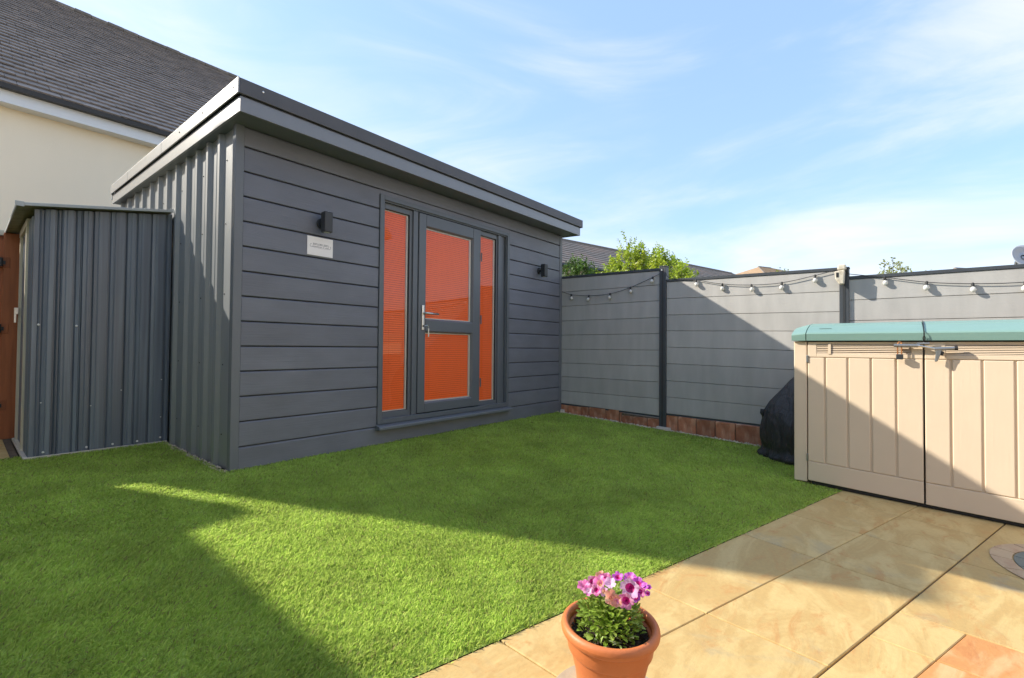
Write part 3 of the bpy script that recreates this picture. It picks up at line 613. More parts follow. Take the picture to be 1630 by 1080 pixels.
# left side: ribbed return, cream framed sliding door
prof = [(SX0, SY0+0.05)]
for i in range(7):
    y = SY0+0.065+i*0.045; prof += [(SX0, y), (SX0-0.010, y+0.008), (SX0-0.010, y+0.022), (SX0, y+0.030)]
prof += [(SX0, SY0+0.40)]
b = MB(); n = len(prof); b.add([(x, y, 0.0) for x, y in prof]+[(x, y, 1.96) for x, y in prof], [(i, i+1, n+i+1, n+i) for i in range(n-1)])
prof = [(SX0, SY0+1.10), (SX0, SY1)]; b.add([(SX0, SY0+1.05, 0), (SX0, SY1, 0), (SX0, SY1, 1.96), (SX0, SY0+1.05, 1.96)], [(0, 1, 2, 3)])
b.build('side_sheet', M['shed'], sh)
b = MB(); b.box(SX0-0.022, SX0+0.004, SY0+0.40, SY0+0.455, 0.01, 1.93); b.box(SX0-0.022, SX0+0.004, SY0+1.02, SY0+1.075, 0.01, 1.93); b.box(SX0-0.024, SX0+0.004, SY0+0.36, SY0+1.11, 1.93, 1.99); b.box(SX0-0.024, SX0+0.004, SY0+0.36, SY0+1.11, 0.0, 0.03)
fr = b.build('door_frame', M['shedcream'], sh, bevel=0.002)
prof = [(SX0-0.004, SY0+0.455)]
for i in range(6):
    y = SY0+0.48+i*0.09; prof += [(SX0-0.004, y), (SX0+0.004, y+0.01), (SX0+0.004, y+0.03), (SX0-0.004, y+0.04)]
prof += [(SX0-0.004, SY0+1.02)]
b = MB(); n = len(prof); b.add([(x, y, 0.03) for x, y in prof]+[(x, y, 1.93) for x, y in prof], [(i, i+1, n+i+1, n+i) for i in range(n-1)]); sd = b.build('door', M['shed'], sh)
b = MB(); b.box(SX0-0.05, SX0-0.022, SY0+1.0, SY0+1.05, 1.20, 1.26); b.box(SX0-0.05, SX0-0.035, SY0+1.0, SY0+1.02, 1.12, 1.20); b.build('latch', M['steel'], sd, bevel=0.002)
b = MB(); b.box(SX0+0.01, SX1, SY1-0.02, SY1, 0, 2.0); b.box(SX0+0.01, SX1-0.01, SY0+0.1, SY1-0.03, 0.0, 0.02); b.build('back_sheet', M['shed'], sh)
# ribbed mono-pitch roof, rising to the right
rp = []; x0r, x1r = -1.065, -0.062
b = MB()
ny = 34
for i in range(ny):
    ya = 1.52+1.58*i/ny; yb = 1.52+1.58*(i+1)/ny; za = 0.010*(i % 2); zb = 0.010*((i+1) % 2)
    b.add([(x0r, ya, sroof(x0r)+0.002+za), (x1r, ya, sroof(x1r)+0.002+za), (x1r, yb, sroof(x1r)+0.002+zb), (x0r, yb, sroof(x0r)+0.002+zb)], [(0, 1, 2, 3)])
b.build('roof_sheet', M['zinc'], sh)
b = MB(); b.prism([(x0r+0.005, sroof(x0r)+0.0), (x1r+0.0, sroof(x1r)+0.0), (x1r+0.0, sroof(x1r)+0.024), (x0r+0.005, sroof(x0r)+0.024)], 'y', 1.505, 1.519); b.build('roof_edge', M['shedtrim'], sh, bevel=0.002)
b = MB(); b.box(x0r-0.004, x0r+0.004, 1.522, 3.10, sroof(x0r)-0.003, sroof(x0r)+0.022); b.build('roof_edge', M['shedtrim'], sh)
b = MB(); b.box(x0r-0.01, x0r+0.04, 1.500, 1.5045, sroof(x0r)-0.004, sroof(x0r)+0.034); b.build('roof_corner_cap', M['shedtrim'], sh, bevel=0.002)
b = MB(); b.box(x1r-0.03, x1r, 1.500, 1.5045, sroof(x1r)-0.006, sroof(x1r)+0.03); b.build('roof_corner_cap', M['shedtrim'], sh, bevel=0.002)
for (x, z) in ((-0.925, 1.08), (-0.702, 1.08), (-0.90, 0.45), (-0.60, 0.40), (-0.40, 0.52), (-0.11, 0.6), (-0.11, 0.25), (-0.28, 0.05), (-0.45, 0.05), (-0.62, 0.05), (-0.88, 0.05), (-0.11, 0.06)):
    s = MB(); rv = 0.009 if z > 0.9 or z < 0.1 else 0.005
    s.lathe([(0.0001, 0), (rv, 0.0005), (rv*0.8, 0.004), (0.0001, 0.005)], (0, 0, 0), 8); s.v = [(x+v[0], SY0+0.001-v[2], z+v[1]) for v in s.v]; s.build('rivet', M['rivet'], fw)
b = MB(); b.box(SX0-0.03, SX1+0.01, SY0-0.028, SY0-0.004, 0.0, 0.026); b.box(SX0-0.034, SX0-0.006, SY0-0.004, SY1, 0.0, 0.026); b.build('base_rail', M['concrete'], sh, bevel=0.004)

# ---------------------------------------------------------------- fence
FX = 4.25
fn = thing('fence', (FX+0.02, -1.5, 0), 'grey composite board fence with dark posts along the right side of the garden', 'fence')
def fboard(ya, yb, za0, za1, zb0, zb1):
    """board between ya (left) and yb (right); z bottoms/tops at each end"""
    b = MB(); g = 0.0022
    P = []
    for y, z0, z1 in ((ya, za0, za1), (yb, zb0, zb1)):
        for x, dz0, dz1 in ((FX, 0.004, -0.004), (FX+0.004, g, -g), (FX+0.024, -0.004, -0.0045)):
            P.append((x, y, z0+dz0)); P.append((x, y, z1+dz1))
    # order: per end: 0 front bottom,1 front top,2 mid bottom,3 mid top,4 back bottom,5 back top
    F = [(0, 6, 7, 1), (1, 7, 9, 3), (3, 9, 11, 5), (5, 11, 10, 4), (4, 10, 8, 2), (2, 8, 6, 0), (0, 1, 3, 5, 4, 2), (6, 8, 10, 11, 9, 7)]
    b.add(P, F); return b.build('fence_board', M['fence'], fn)
def fpanel(ya, yb, zl, zr):
    for i in range(len(zl)-1): fboard(ya, yb, zl[i+1], zl[i], zr[i+1], zr[i])
    b = MB(); b.prism([(ya, zl[0]+0.001), (yb, zr[0]+0.001), (yb, zr[0]+0.032), (ya, zl[0]+0.032)], 'x', FX-0.008, FX+0.034); b.build('capping', M['post'], fn, bevel=0.002)
    b = MB(); b.prism([(ya, zl[-1]-0.02), (yb, zr[-1]-0.02), (yb, zr[-1]-0.001), (ya, zl[-1]-0.001)], 'x', FX+0.002, FX+0.03); b.build('bottom_rail', M['post'], fn)
zA = [1.935, 1.738, 1.530, 1.320, 1.115, 0.911, 0.711, 0.518, 0.312, 0.135]
fpanel(0.10, -1.463, zA, [1.905, 1.728, 1.530, 1.318, 1.117, 0.911, 0.711, 0.515, 0.306, 0.095])
zB = [1.755, 1.549, 1.347, 1.152, 0.950, 0.748, 0.538, 0.337, 0.135]
fpanel(-1.551, -3.292, zB, [z-0.034 for z in zB])
zC = [1.625, 1.422, 1.22, 1.018, 0.816, 0.614, 0.412, 0.21, 0.01]
fpanel(-3.374, -5.17, zC, [z-0.008 for z in zC])
zD = [1.57, 1.37, 1.17, .97, .77, .57, .37, .17, -.03]
fpanel(-5.255, -7.05, zD, [z-0.03 for z in zD])
def fpost(ya, yb, ztop):
    b = MB(); y0, y1 = min(ya, yb), max(ya, yb); z0 = G(ya)-0.02; m = (y0+y1)/2
    b.prism([(FX-0.022, y0), (FX-0.022, y1), (FX+0.07, y1), (FX+0.07, y0)], 'z', z0, ztop); p = b.build('fence_post', M['post'], fn, bevel=0.004)
    c = MB(); c.prism([(FX-0.026, y0-0.004), (FX-0.026, y1+0.004), (FX+0.074, y1+0.004), (FX+0.074, y0-0.004)], 'z', ztop+0.0005, ztop+0.014); c.build('post_cap', M['post'], p, bevel=0.004)
    g = MB(); g.box(FX-0.0245, FX-0.0225, m-0.010, m+0.010, z0+0.05, ztop-0.02); g.build('post_groove', M['darkmetal'], p)
fpost(-1.465, -1.549, 1.945); fpost(-3.294, -3.372, 1.735); fpost(-5.172, -5.253, 1.66)
s = MB(); s.lathe([(0.0001, 0), (0.010, 0.0005), (0.008, 0.004), (0.0001, 0.005)], (0, 0, 0), 10); s.v = [(FX-0.0235-v[2], -1.495+v[0], 1.905+v[1]) for v in s.v]; s.build('screw_cap', M['rivet'], fn)

# brick plinth under the fence
bp_ = thing('brick_plinth', (FX, -1.5, 0), 'low red brown brick plinth along the foot of the grey fence', 'brick wall')
mm = MB(); mm.prism([(0.10, -0.05), (-3.4, -0.25), (-3.4, -0.03), (-1.6, 0.055), (-1.45, 0.06), (0.10, 0.115)], 'x', FX+0.012, FX+0.10); mm.build('mortar_bed', M['mortar'], bp_)
bm_ = MB(); bm_.box(-0.05, 0.05, -0.1065, 0.1065, -0.06, 0.06)
bme = bm_.mesh('brick', M['brick'])
y = 0.10; i = 0; widths = [0.215, 0.215, 0.13, 0.26, 0.20, 0.03, 0.16, 0.19]
while y > -3.35:
    wd = widths[i] if i < len(widths) else random.choice((0.215, 0.29, 0.25, 0.20, 0.16, 0.23))
    yc = y-wd/2
    top = 0.115 if yc > -1.0 else (0.050 if yc > -1.46 else 0.110+0.0215*(yc+1.5)*1.2)
    if yc <= -1.551: top = 0.112 - 0.026*(-1.551-yc)
    bot = G(yc)-0.04
    if not (-1.56 < yc < -1.45):
        o = bpy.data.objects.new('brick', bme); COL.objects.link(o); o.parent = bp_
        o.scale = (1, (wd-0.008)/0.213, (top-bot)/0.12); o.location = (FX+0.055+random.uniform(-0.006, 0.004)-bp_.location.x, yc-bp_.location.y, (top+bot)/2-bp_.location.z)
        o.rotation_euler = (random.uniform(-.012, .012), 0, random.uniform(-0.02, 0.02))
        bv = o.modifiers.new('bevel', 'BEVEL'); bv.width = 0.004; bv.segments = 1
    y -= wd; i += 1
def lump(name, label, cat, x0, x1, y0, y1, z0, z1):
    b = MB(); b.box(x0, x1, y0, y1, z0, z1); b.v = [(v[0]+random.uniform(-.006, .006), v[1]+random.uniform(-.006, .006), v[2]+random.uniform(-.004, .004)) for v in b.v]
    return tag(b.build(name, M['concrete'], bevel=0.006), label, cat)
lump('concrete_footing', 'pale lump of concrete at the foot of the first dark fence post', 'concrete', FX-0.085, FX-0.028, -1.62, -1.455, G(-1.5)-0.02, G(-1.5)+0.028)
lump('stone_block', 'small pale stone block where the garden room meets the fence', 'stone', 4.20, 4.245, -0.07, -0.012, 0.0, 0.045)

# ---------------------------------------------------------------- festoon lights
sg = thing('festoon_lights', (FX, -1.5, 1.7), 'black festoon cable with small white bulbs looped along the top of the fence', 'string lights')
X_ = FX-0.018
loops = [[(-0.02, 1.745), (-0.174, 1.690), (-0.462, 1.655), (-0.79, 1.662), (-1.077, 1.722), (-1.379, 1.828), (-1.475, 1.868)],
         [(-1.54, 1.895), (-1.60, 1.80), (-1.911, 1.745), (-2.204, 1.675), (-2.504, 1.640), (-2.797, 1.640), (-3.094, 1.690), (-3.30, 1.735)],
         [(-3.36, 1.68), (-3.644, 1.620), (-3.936, 1.550), (-4.229, 1.512), (-4.535, 1.500), (-4.85, 1.53), (-5.20, 1.60)]]
bulbs = [(-0.174, 1.690), (-0.462, 1.655), (-0.79, 1.662), (-1.077, 1.722), (-1.379, 1.828), (-1.911, 1.745), (-2.204, 1.675), (-2.504, 1.640), (-2.797, 1.640), (-3.094, 1.690), (-3.644, 1.620), (-3.936, 1.550), (-4.229, 1.512), (-4.535, 1.500), (-4.85, 1.53)]
def smooth(pts, k=6):
    out = []; n = len(pts)
    for i in range(n-1):
        p0, p1, p2, p3 = pts[max(i-1, 0)], pts[i], pts[i+1], pts[min(i+2, n-1)]
        for j in range(k):
            t = j/k; out.append(tuple(0.5*((2*p1[a])+(-p0[a]+p2[a])*t+(2*p0[a]-5*p1[a]+4*p2[a]-p3[a])*t*t+(-p0[a]+3*p1[a]-3*p2[a]+p3[a])*t**3) for a in range(len(p1))))
    return out+[pts[-1]]
for lp in loops:
    b = MB(); b.tube([(X_, y, z) for y, z in smooth(lp)], 0.0035, 6); b.build('cable', M['socket'], sg)
bb = MB(); bb.lathe([(0.0001, -0.078), (0.010, -0.076), (0.0185, -0.064), (0.021, -0.052), (0.018, -0.040), (0.011, -0.030), (0.009, -0.026)], (0, 0, 0), 14); bmesh_b = bb.mesh('bulb', M['bulb'], smooth=True)
bs = MB(); bs.lathe([(0.010, -0.030), (0.0115, -0.026), (0.0115, 0.002), (0.007, 0.008), (0.0001, 0.009)], (0, 0, 0), 12); bmesh_s = bs.mesh('socket', M['socket'])
for (y, z) in bulbs:
    o = bpy.data.objects.new('bulb', bmesh_b); COL.objects.link(o); o.parent = sg; o.location = (X_-FX-0.002, y+1.5, z-1.7); o.rotation_euler = (random.uniform(-.2, .2), random.uniform(-.05, .25), 0)
    s_ = bpy.data.objects.new('socket', bmesh_s); COL.objects.link(s_); s_.parent = o

# sensor box on the second post
sb = thing('security_sensor', (FX-0.08, -3.31, 1.6), 'weathered beige sensor box with a dark window on top of the fence post', 'sensor')
b = MB(); b.prism([(-3.262, 1.700), (-3.268, 1.625), (-3.300, 1.572), (-3.338, 1.575), (-3.345, 1.712)], 'x', FX-0.125, FX-0.045); b.build('housing', M['boxbeige'], sb, bevel=0.008)
b = MB(); b.prism([(-3.282, 1.714), (-3.290, 1.765), (-3.352, 1.765), (-3.352, 1.714)], 'x', FX-0.115, FX-0.005); b.build('cap', M['boxbeige'], sb, bevel=0.010)
b = MB(); b.box(FX-0.128, FX-0.1245, -3.296, -3.277, 1.640, 1.685); b.build('window', M['rubber'], sb)
b = MB(); b.box(FX-0.045, FX-0.024, -3.345, -3.315, 1.59, 1.71); b.box(FX-0.06, FX-0.03, -3.372, -3.345, 1.69, 1.72); b.build('bracket', M['darkmetal'], sb, bevel=0.002)

# ---------------------------------------------------------------- storage locker
lk = thing('storage_locker', (3.4, -3.87, G(-3.87)), 'beige plastic storage locker with a sea green curved lid by the patio', 'storage locker')
LX = 3.0; LY0, LY1 = -3.083, -4.66; TB = 0.998
def lz(y): return G(y)+0.012
b = MB()
b.box(LX, LX+0.05, -3.172, LY0, -0.115, TB, None); b.box(LX+0.05, 3.80, LY0-0.02, LY0, -0.115, TB); b.box(LX, 3.80, LY1, LY1+0.09, -0.17, TB); b.box(3.78, 3.80, LY1+0.09, LY0-0.02, -0.15, TB); b.box(LX+0.06, 3.78, LY1+0.09, LY0-0.02, -0.19, -0.13)
b.build('carcass', M['locker'], lk, bevel=0.006)
b = MB(); b.prism([(-3.20, G(-3.2)+0.004), (-4.66, G(-4.66)+0.004), (-4.66, G(-4.66)+0.036), (-3.20, G(-3.2)+0.030)], 'x', LX+0.006, LX+0.05); b.build('base_rail', M['rubber'], lk, bevel=0.003)
def locker_door(ya, yb, grooves, vent, name='door'):
    """ya near the fence end; vertical recessed grooves and a louvred vent band"""
    zb0, zb1 = lz(ya)+0.008, lz(yb)+0.012
    zb0 = -0.100 if ya > -3.5 else -0.138; zb1 = -0.136 if ya > -3.5 else -0.168
    zt = TB-0.004; zr = 0.875; 
    def zbot(y): return zb0+(zb1-zb0)*(y-ya)/(yb-ya)
    def zpan(y): return zbot(y)+0.150
    d = MB(); X = LX-0.004
    # back skin
    d.prism([(ya, zbot(ya)), (yb, zbot(yb)), (yb, zt), (ya, zt)], 'x', X+0.010, X+0.04)
    o = d.build(name, M['locker'], lk, bevel=0.003)
    r = MB(); r.prism([(ya, zbot(ya)+0.001), (yb, zbot(yb)+0.001), (yb, zpan(yb)), (ya, zpan(ya))], 'x', X, X+0.011)
    r.build('bottom_rail', M['lockerh'], o, bevel=0.004)
    # upright planks between grooves
    edges_ = [ya]+grooves+[yb]
    for i in range(len(edges_)-1):
        a_, b_ = edges_[i]-(0.006 if i else 0), edges_[i+1]+(0.006 if i < len(edges_)-2 else 0)
        k = MB(); k.prism([(a_, zpan(a_)+0.004), (b_, zpan(b_)+0.004), (b_, zr-0.004), (a_, zr-0.004)], 'x', X+0.001, X+0.011); k.build('plank', M['locker'], o, bevel=0.005)
    # head rail with vent slots
    v0, v1, n = vent
    hz0, hz1 = zr, zt
    k = MB(); k.box(X, X+0.011, v0, ya, hz0, hz1); k.box(X, X+0.011, yb, v1, hz0, hz1); k.box(X, X+0.011, v1, v0, hz0, 0.903); k.box(X, X+0.011, v1, v0, 0.980, hz1); k.build('head_rail', M['lockerh'], o, bevel=0.003)
    vb = MB(); vb.box(X+0.0090, X+0.0099, v1+0.001, v0-0.001, 0.904, 0.979); vb.build('vent_slot_shade', M['bark'], o)  # dark strip painted in for the shade inside the vent slots
    for j in range(n):
        z0 = 0.905+(0.975-0.905)*j/(n-1)*0.96; lv = MB(); sb_ = 0
        lv.prism([(X+0.0105, z0), (X+0.001, z0+0.001), (X+0.003, z0+0.0065), (X+0.0105, z0+0.0075)], 'y', v1, v0); lv.build('louvre', M['lockerh'], o)
    return o
dA = locker_door(-3.178, -3.862, [-3.293, -3.435, -3.575, -3.718], (-3.237, -3.800, 6))
dB = locker_door(-3.872, -4.562, [-4.004, -4.155, -4.304, -4.44], (-3.977, -4.52, 7))
b = MB(); b.box(LX-0.009, LX-0.004, -3.330, -3.312, 0.900, 0.984); b.build('vent_divider', M['lockerh'], dA)
for (y, z) in ((-3.175, 0.86), (-3.175, 0.08)):
    b = MB(); b.box(LX-0.010, LX+0.004, y-0.006, y+0.006, z-0.028, z+0.028); b.build('hinge', M['tube'], lk, bevel=0.002)
def lid(ya, yb, endcap=False):
    pr = [(2.970, 1.004), (2.966, 1.056), (2.974, 1.067), (3.05, 1.098), (3.14, 1.124)]
    pr2 = [(3.15, 1.119), (3.16, 1.129), (3.25, 1.143), (3.26, 1.138), (3.27, 1.147), (3.40, 1.157), (3.55, 1.160), (3.70, 1.152), (3.82, 1.130), (3.84, 1.09), (3.84, 1.004)]
    p = pr+pr2; b = MB(); b.prism(p, 'y', ya, yb)
    if endcap: b.v = [(v[0], v[1], v[2]) if abs(v[1]-ya) > 1e-6 else (3.40+(v[0]-3.40)*0.985, v[1], 1.004+(v[2]-1.004)*0.80) for v in b.v]
    return b.build('lid', M['lid'], lk, autos=28)
lid(-3.070, -3.166, True); lid(-3.172, -3.864); lid(-3.872, -4.565); lid(-4.571, -4.672)
b = MB(); b.tube(smooth([(2.960, -3.868, 1.00), (2.958, -3.868, 1.062), (3.05, -3.869, 1.104), (3.15, -3.870, 1.132), (3.27, -3.872, 1.151), (3.40, -3.874, 1.162)]), 0.0026, 5); b.build('lid_cord', M['socket'], lk)
b = MB(); b.tube([(2.958+0.0, -3.868+0.008*math.sin(a), 1.018+0.014*math.cos(a)) for a in [2*PI*i/12 for i in range(13)]], 0.0022, 5); b.build('cord_loop', M['socket'], lk)
b = MB(); b.prism([(-3.25, 3.05), (-3.33, 3.05), (-3.33, 3.056), (-3.25, 3.056)], 'z', 1.0995, 1.1015); b.v = [(v[1], v[0], v[2]) for v in b.v]; b.build('lid_mark', M['post'], lk)

# locking bar across the two doors
lb = thing('locking_bar', (LX-0.04, -3.87, 0.965), 'two grey steel tubes with a trigger lever locking the locker doors', 'locking bar')
xb = LX-0.035
b = MB(); b.tube([(xb, -3.705, 0.968), (xb, -3.835, 0.966)], 0.0125, 14); b.build('tube', M['tube'], lb, smooth=False)
b = MB(); b.tube([(xb, -3.835, 0.966), (xb, -3.845, 0.966)], 0.0105, 14); b.tube([(xb, -3.845, 0.966), (xb-0.004, -3.93, 0.944)], 0.0070, 12); b.build('rod', M['steel'], lb)
b = MB(); b.tube([(xb+0.008, -3.83, 0.981), (xb+0.008, -3.885, 0.982)], 0.0075, 12); b.tube([(xb+0.008, -3.885, 0.982), (xb+0.008, -3.895, 0.982)], 0.010, 12); b.build('catch', M['tube'], lb)
b = MB(); b.tube([(xb-0.004, -3.920, 0.944), (xb-0.004, -4.020, 0.950)], 0.0135, 14); b.build('grip', M['tube'], lb)
b = MB(); b.tube([(xb-0.004, -4.020, 0.950), (xb-0.004, -4.036, 0.951)], 0.0155, 14); b.build('end_cap', M['rubber'], lb)
b = MB(); b.prism([(-3.922, 0.95), (-3.960, 0.948), (-3.952, 0.915), (-3.936, 0.862), (-3.926, 0.855), (-3.920, 0.862), (-3.926, 0.91)], 'x', xb-0.014, xb+0.006); b.build('lever', M['tube'], lb, bevel=0.003)
b = MB(); b.prism([(-3.952, 0.935), (-3.970, 0.925), (-3.962, 0.900), (-3.948, 0.905)], 'x', xb-0.010, xb+0.02); b.build('stop', M['rubber'], lb, bevel=0.003)
pk = thing('padlock', (xb, -3.737, 0.89), 'small black padlock with a brass shackle hanging on the left locker door', 'padlock')
b = MB(); b.box(xb-0.014, xb+0.010, -3.757, -3.717, 0.868, 0.906); b.build('body', M['darkmetal'], pk, bevel=0.004)
b = MB(); r = 0.011; b.tube([(xb-0.0, -3.737-r, 0.905), (xb, -3.737-r, 0.978)]+[(xb, -3.737+r*math.cos(a), 0.978+r*math.sin(a)) for a in [PI*(1+i/6) if False else PI-PI*i/6 for i in range(7)]][::1]+[(xb, -3.737+r, 0.905)], 0.0036, 8)
b = MB(); b.tube([(xb, -3.737-r, 0.905), (xb, -3.737-r, 0.982), (xb, -3.737-r*0.6, 0.992), (xb, -3.737, 0.995), (xb, -3.737+r*0.6, 0.992), (xb, -3.737+r, 0.982), (xb, -3.737+r, 0.905)], 0.0040, 8); b.build('shackle', M['brass'], pk)

# ---------------------------------------------------------------- covered barbecue
bq = thing('covered_barbecue', (3.86, -2.96, G(-2.96)), 'barbecue under a creased black cover between the fence and the locker', 'barbecue cover')
b = MB(); pr = [(0.0, 0.285), (0.03, 0.300), (0.10, 0.275), (0.18, 0.290), (0.27, 0.295), (0.36, 0.285), (0.45, 0.262), (0.53, 0.220), (0.61, 0.165), (0.69, 0.108), (0.75, 0.066), (0.785, 0.035), (0.80, 0.004)]
nn = 96; cx, cy = 3.87, -2.985; rq = random.Random(5); ph = [rq.uniform(0, 6.3) for _ in range(10)]
V_ = []; F = []
fine = []
for i in range(len(pr)-1):
    for j in range(4): t = j/4; fine.append((pr[i][0]*(1-t)+pr[i+1][0]*t, pr[i][1]*(1-t)+pr[i+1][1]*t))
fine.append(pr[-1])
for (z, r) in fine:
    for k in range(nn):
        a = 2*PI*k/nn
        fold = 0.050*abs(math.sin(2.5*a+ph[0]+z*0.9))**0.6 + 0.026*abs(math.sin(6*a+ph[4]+z*2.2))**0.6 + 0.010*math.sin(5*a+ph[1]-z*4) + 0.006*math.sin(11*a+ph[2]+z*15+math.sin(z*9)*2) + 0.005*math.sin(z*22+2*a+ph[3])*(1 if z < 0.6 else 0.3)
        rr_ = r*(1+(-0.10+fold*3.0)*min(1, r/0.15)*(1.0 if z > 0.05 else 1.5))
        x = cx+rr_*math.cos(a)*1.0; y = max(cy+rr_*math.sin(a), -3.066+0.004*math.sin(z*30))
        V_.append((min(x, FX-0.005), y, z+G(-2.96)))
for i in range(len(fine)-1):
    for k in range(nn): F.append((i*nn+k, i*nn+(k+1) % nn, (i+1)*nn+(k+1) % nn, (i+1)*nn+k))
F.append(tuple((len(fine)-1)*nn+k for k in range(nn)))
b.add(V_, F); b.build('cover', M['cover'], bq, smooth=True)
b = MB(); b.tube([(3.79, -2.71, 0.27), (3.785, -2.695, 0.30), (3.79, -2.70, 0.34)], 0.019, 8); b.build('toggle', M['cover'], bq, smooth=True)
b = MB(); b.tube([(cx+0.285*math.cos(a), max(cy+0.285*math.sin(a), -3.06), G(-2.96)+0.030) for a in [2*PI*i/30 for i in range(31)]], 0.012, 6); b.build('hem', M['rubber'], bq)

# ---------------------------------------------------------------- flower pot
def px_pt(u, v, yd):
    """photo pixel (1630 px frame) at depth yd along the view axis -> scene point"""
    a = to_loc(xr*((u-815)/730*yd)+Vector((0, yd, 0))); return CAM + a + Vector((0, 0, -(v-554.5)/730*yd))
pc = px_pt(973, 1095, 1.413); gx, gy = pc.x, pc.y; g0 = G(gy)+0.004
PSC = 0.97
pot = thing('plant_pot', (gx, gy, g0), 'round terracotta plant pot with rolled rim standing on the patio', 'plant pot')
b = MB(); b.lathe([(r_*PSC, z_) for r_, z_ in [(0.084, 0.0), (0.088, 0.004), (0.122, 0.138), (0.1275, 0.143), (0.131, 0.150), (0.137, 0.190), (0.130, 0.196), (0.120, 0.190), (0.100, 0.02)]], (gx, gy, g0), 72); b.build('body', M['terracotta'], pot, autos=30)
b = MB(); prf = []
for i in range(17):
    a = 2*PI*i/16; prf.append((0.1345+0.0130*math.cos(a), 0.2065+0.0170*math.sin(a)))
b.lathe(prf, (gx, gy, g0), 72, close=False); b.build('rim', M['terracotta'], pot, smooth=True)
b = MB(); n = 40; V_ = [(gx, gy, g0+0.188)]
for j in range(1, 9):
    for k in range(n): a = 2*PI*k/n; r = 0.122*j/8; V_.append((gx+r*math.cos(a), gy+r*math.sin(a), g0+0.182+0.008*math.sin(r*90+k*1.7)+random.uniform(-.004, .006)*(j < 8)))
F = [(0, 1+k, 1+(k+1) % n) for k in range(n)]
for j in range(7):
    for k in range(n): F.append((1+j*n+k, 1+j*n+(k+1) % n, 1+(j+1)*n+(k+1) % n, 1+(j+1)*n+k))
b.add(V_, F); b.build('soil', M['soil'], pot)
b = MB()
for _ in range(420):
    a = random.uniform(0, 6.3); r = 0.118*math.sqrt(random.random()); x, y, z = gx+r*math.cos(a), gy+r*math.sin(a), g0+0.192; q = random.uniform(0.0015, 0.005); t = random.uniform(0, 6.3)
    b.add([(x+q*math.cos(t), y+q*math.sin(t), z), (x-q*math.sin(t), y+q*math.cos(t), z+q*0.6), (x-q*math.cos(t), y-q*math.sin(t), z+q*0.3), (x, y, z-q)], [(0, 1, 2), (0, 2, 3), (0, 3, 1), (1, 3, 2)])
tag(b.build('compost_crumbs', M['bark'], pot), kind='stuff')

fl = thing('petunia_plant', (gx, gy, g0+0.19), 'bushy petunia with pink, magenta and peach flowers growing in the terracotta pot', 'flowers')
toc = (Vector((CAM.x, CAM.y, 0))-Vector((gx, gy, 0))).normalized()
def leaf(b, base, dirv, L_, W_, droop=0.3, fold=0.25):
    d = Vector(dirv).normalized(); s = d.cross(Vector((0, 0, 1)));
    if s.length < 0.05: s = Vector((1, 0, 0))
    s.normalize(); u_ = s.cross(d).normalized(); B = Vector(base); P = []
    for t, wv in ((0, 0.12), (0.25, 0.72), (0.55, 1.0), (0.82, 0.62), (1.0, 0.02)):
        c = B+d*L_*t-Vector((0, 0, 1))*droop*L_*t*t; P += [c-s*W_*wv+u_*W_*wv*fold, c, c+s*W_*wv+u_*W_*wv*fold]
    F = []
    for i in range(4):
        k = i*3; F += [(k, k+1, k+4, k+3), (k+1, k+2, k+5, k+4)]
    b.add(P, F)
hc = Vector((gx, gy, g0+0.19))
b = MB()
for _ in range(760):
    a = random.uniform(0, 2*PI); r = 0.088*math.sqrt(random.random()); z = random.uniform(0.0, 1.0)**0.8*0.118*(1-(r/0.13)**2)
    p = hc + Vector((r*math.cos(a), r*math.sin(a), z)); d = Vector((math.cos(a)*random.uniform(.3, 1), math.sin(a)*random.uniform(.3, 1), random.uniform(0.1, 1.2))); leaf(b, p, d, random.uniform(0.016, 0.032), random.uniform(0.0045, 0.0095), random.uniform(0, .5))
tag(b.build('foliage', M['plantleaf'], fl, recalc=False), kind='stuff')
b = MB()
for _ in range(46):
    a = random.uniform(0, 2*PI); p = hc+toc*random.uniform(0.03, 0.075)+Vector((random.uniform(-.05, .05), random.uniform(-.05, .05), random.uniform(0, .03)))
    d = toc*random.uniform(0, 1)+Vector((random.uniform(-1, 1), random.uniform(-1, 1), random.uniform(0.4, 1.2))); leaf(b, p, d, random.uniform(0.02, 0.042), random.uniform(0.003, 0.006), 0.3)
tag(b.build('long_leaves', M['variegated'], fl, recalc=False), kind='stuff')
b = MB()
for _ in range(26):
    a = random.uniform(0, 2*PI); r = random.uniform(0.0, 0.06); q = hc+Vector((r*math.cos(a), r*math.sin(a), 0.10)); b.tube([hc+Vector((r*.3*math.cos(a), r*.3*math.sin(a), -0.004)), hc+Vector((r*.7*math.cos(a), r*.7*math.sin(a), 0.05)), q], 0.0016, 5)
b.build('stems', M['plantleaf'], fl)
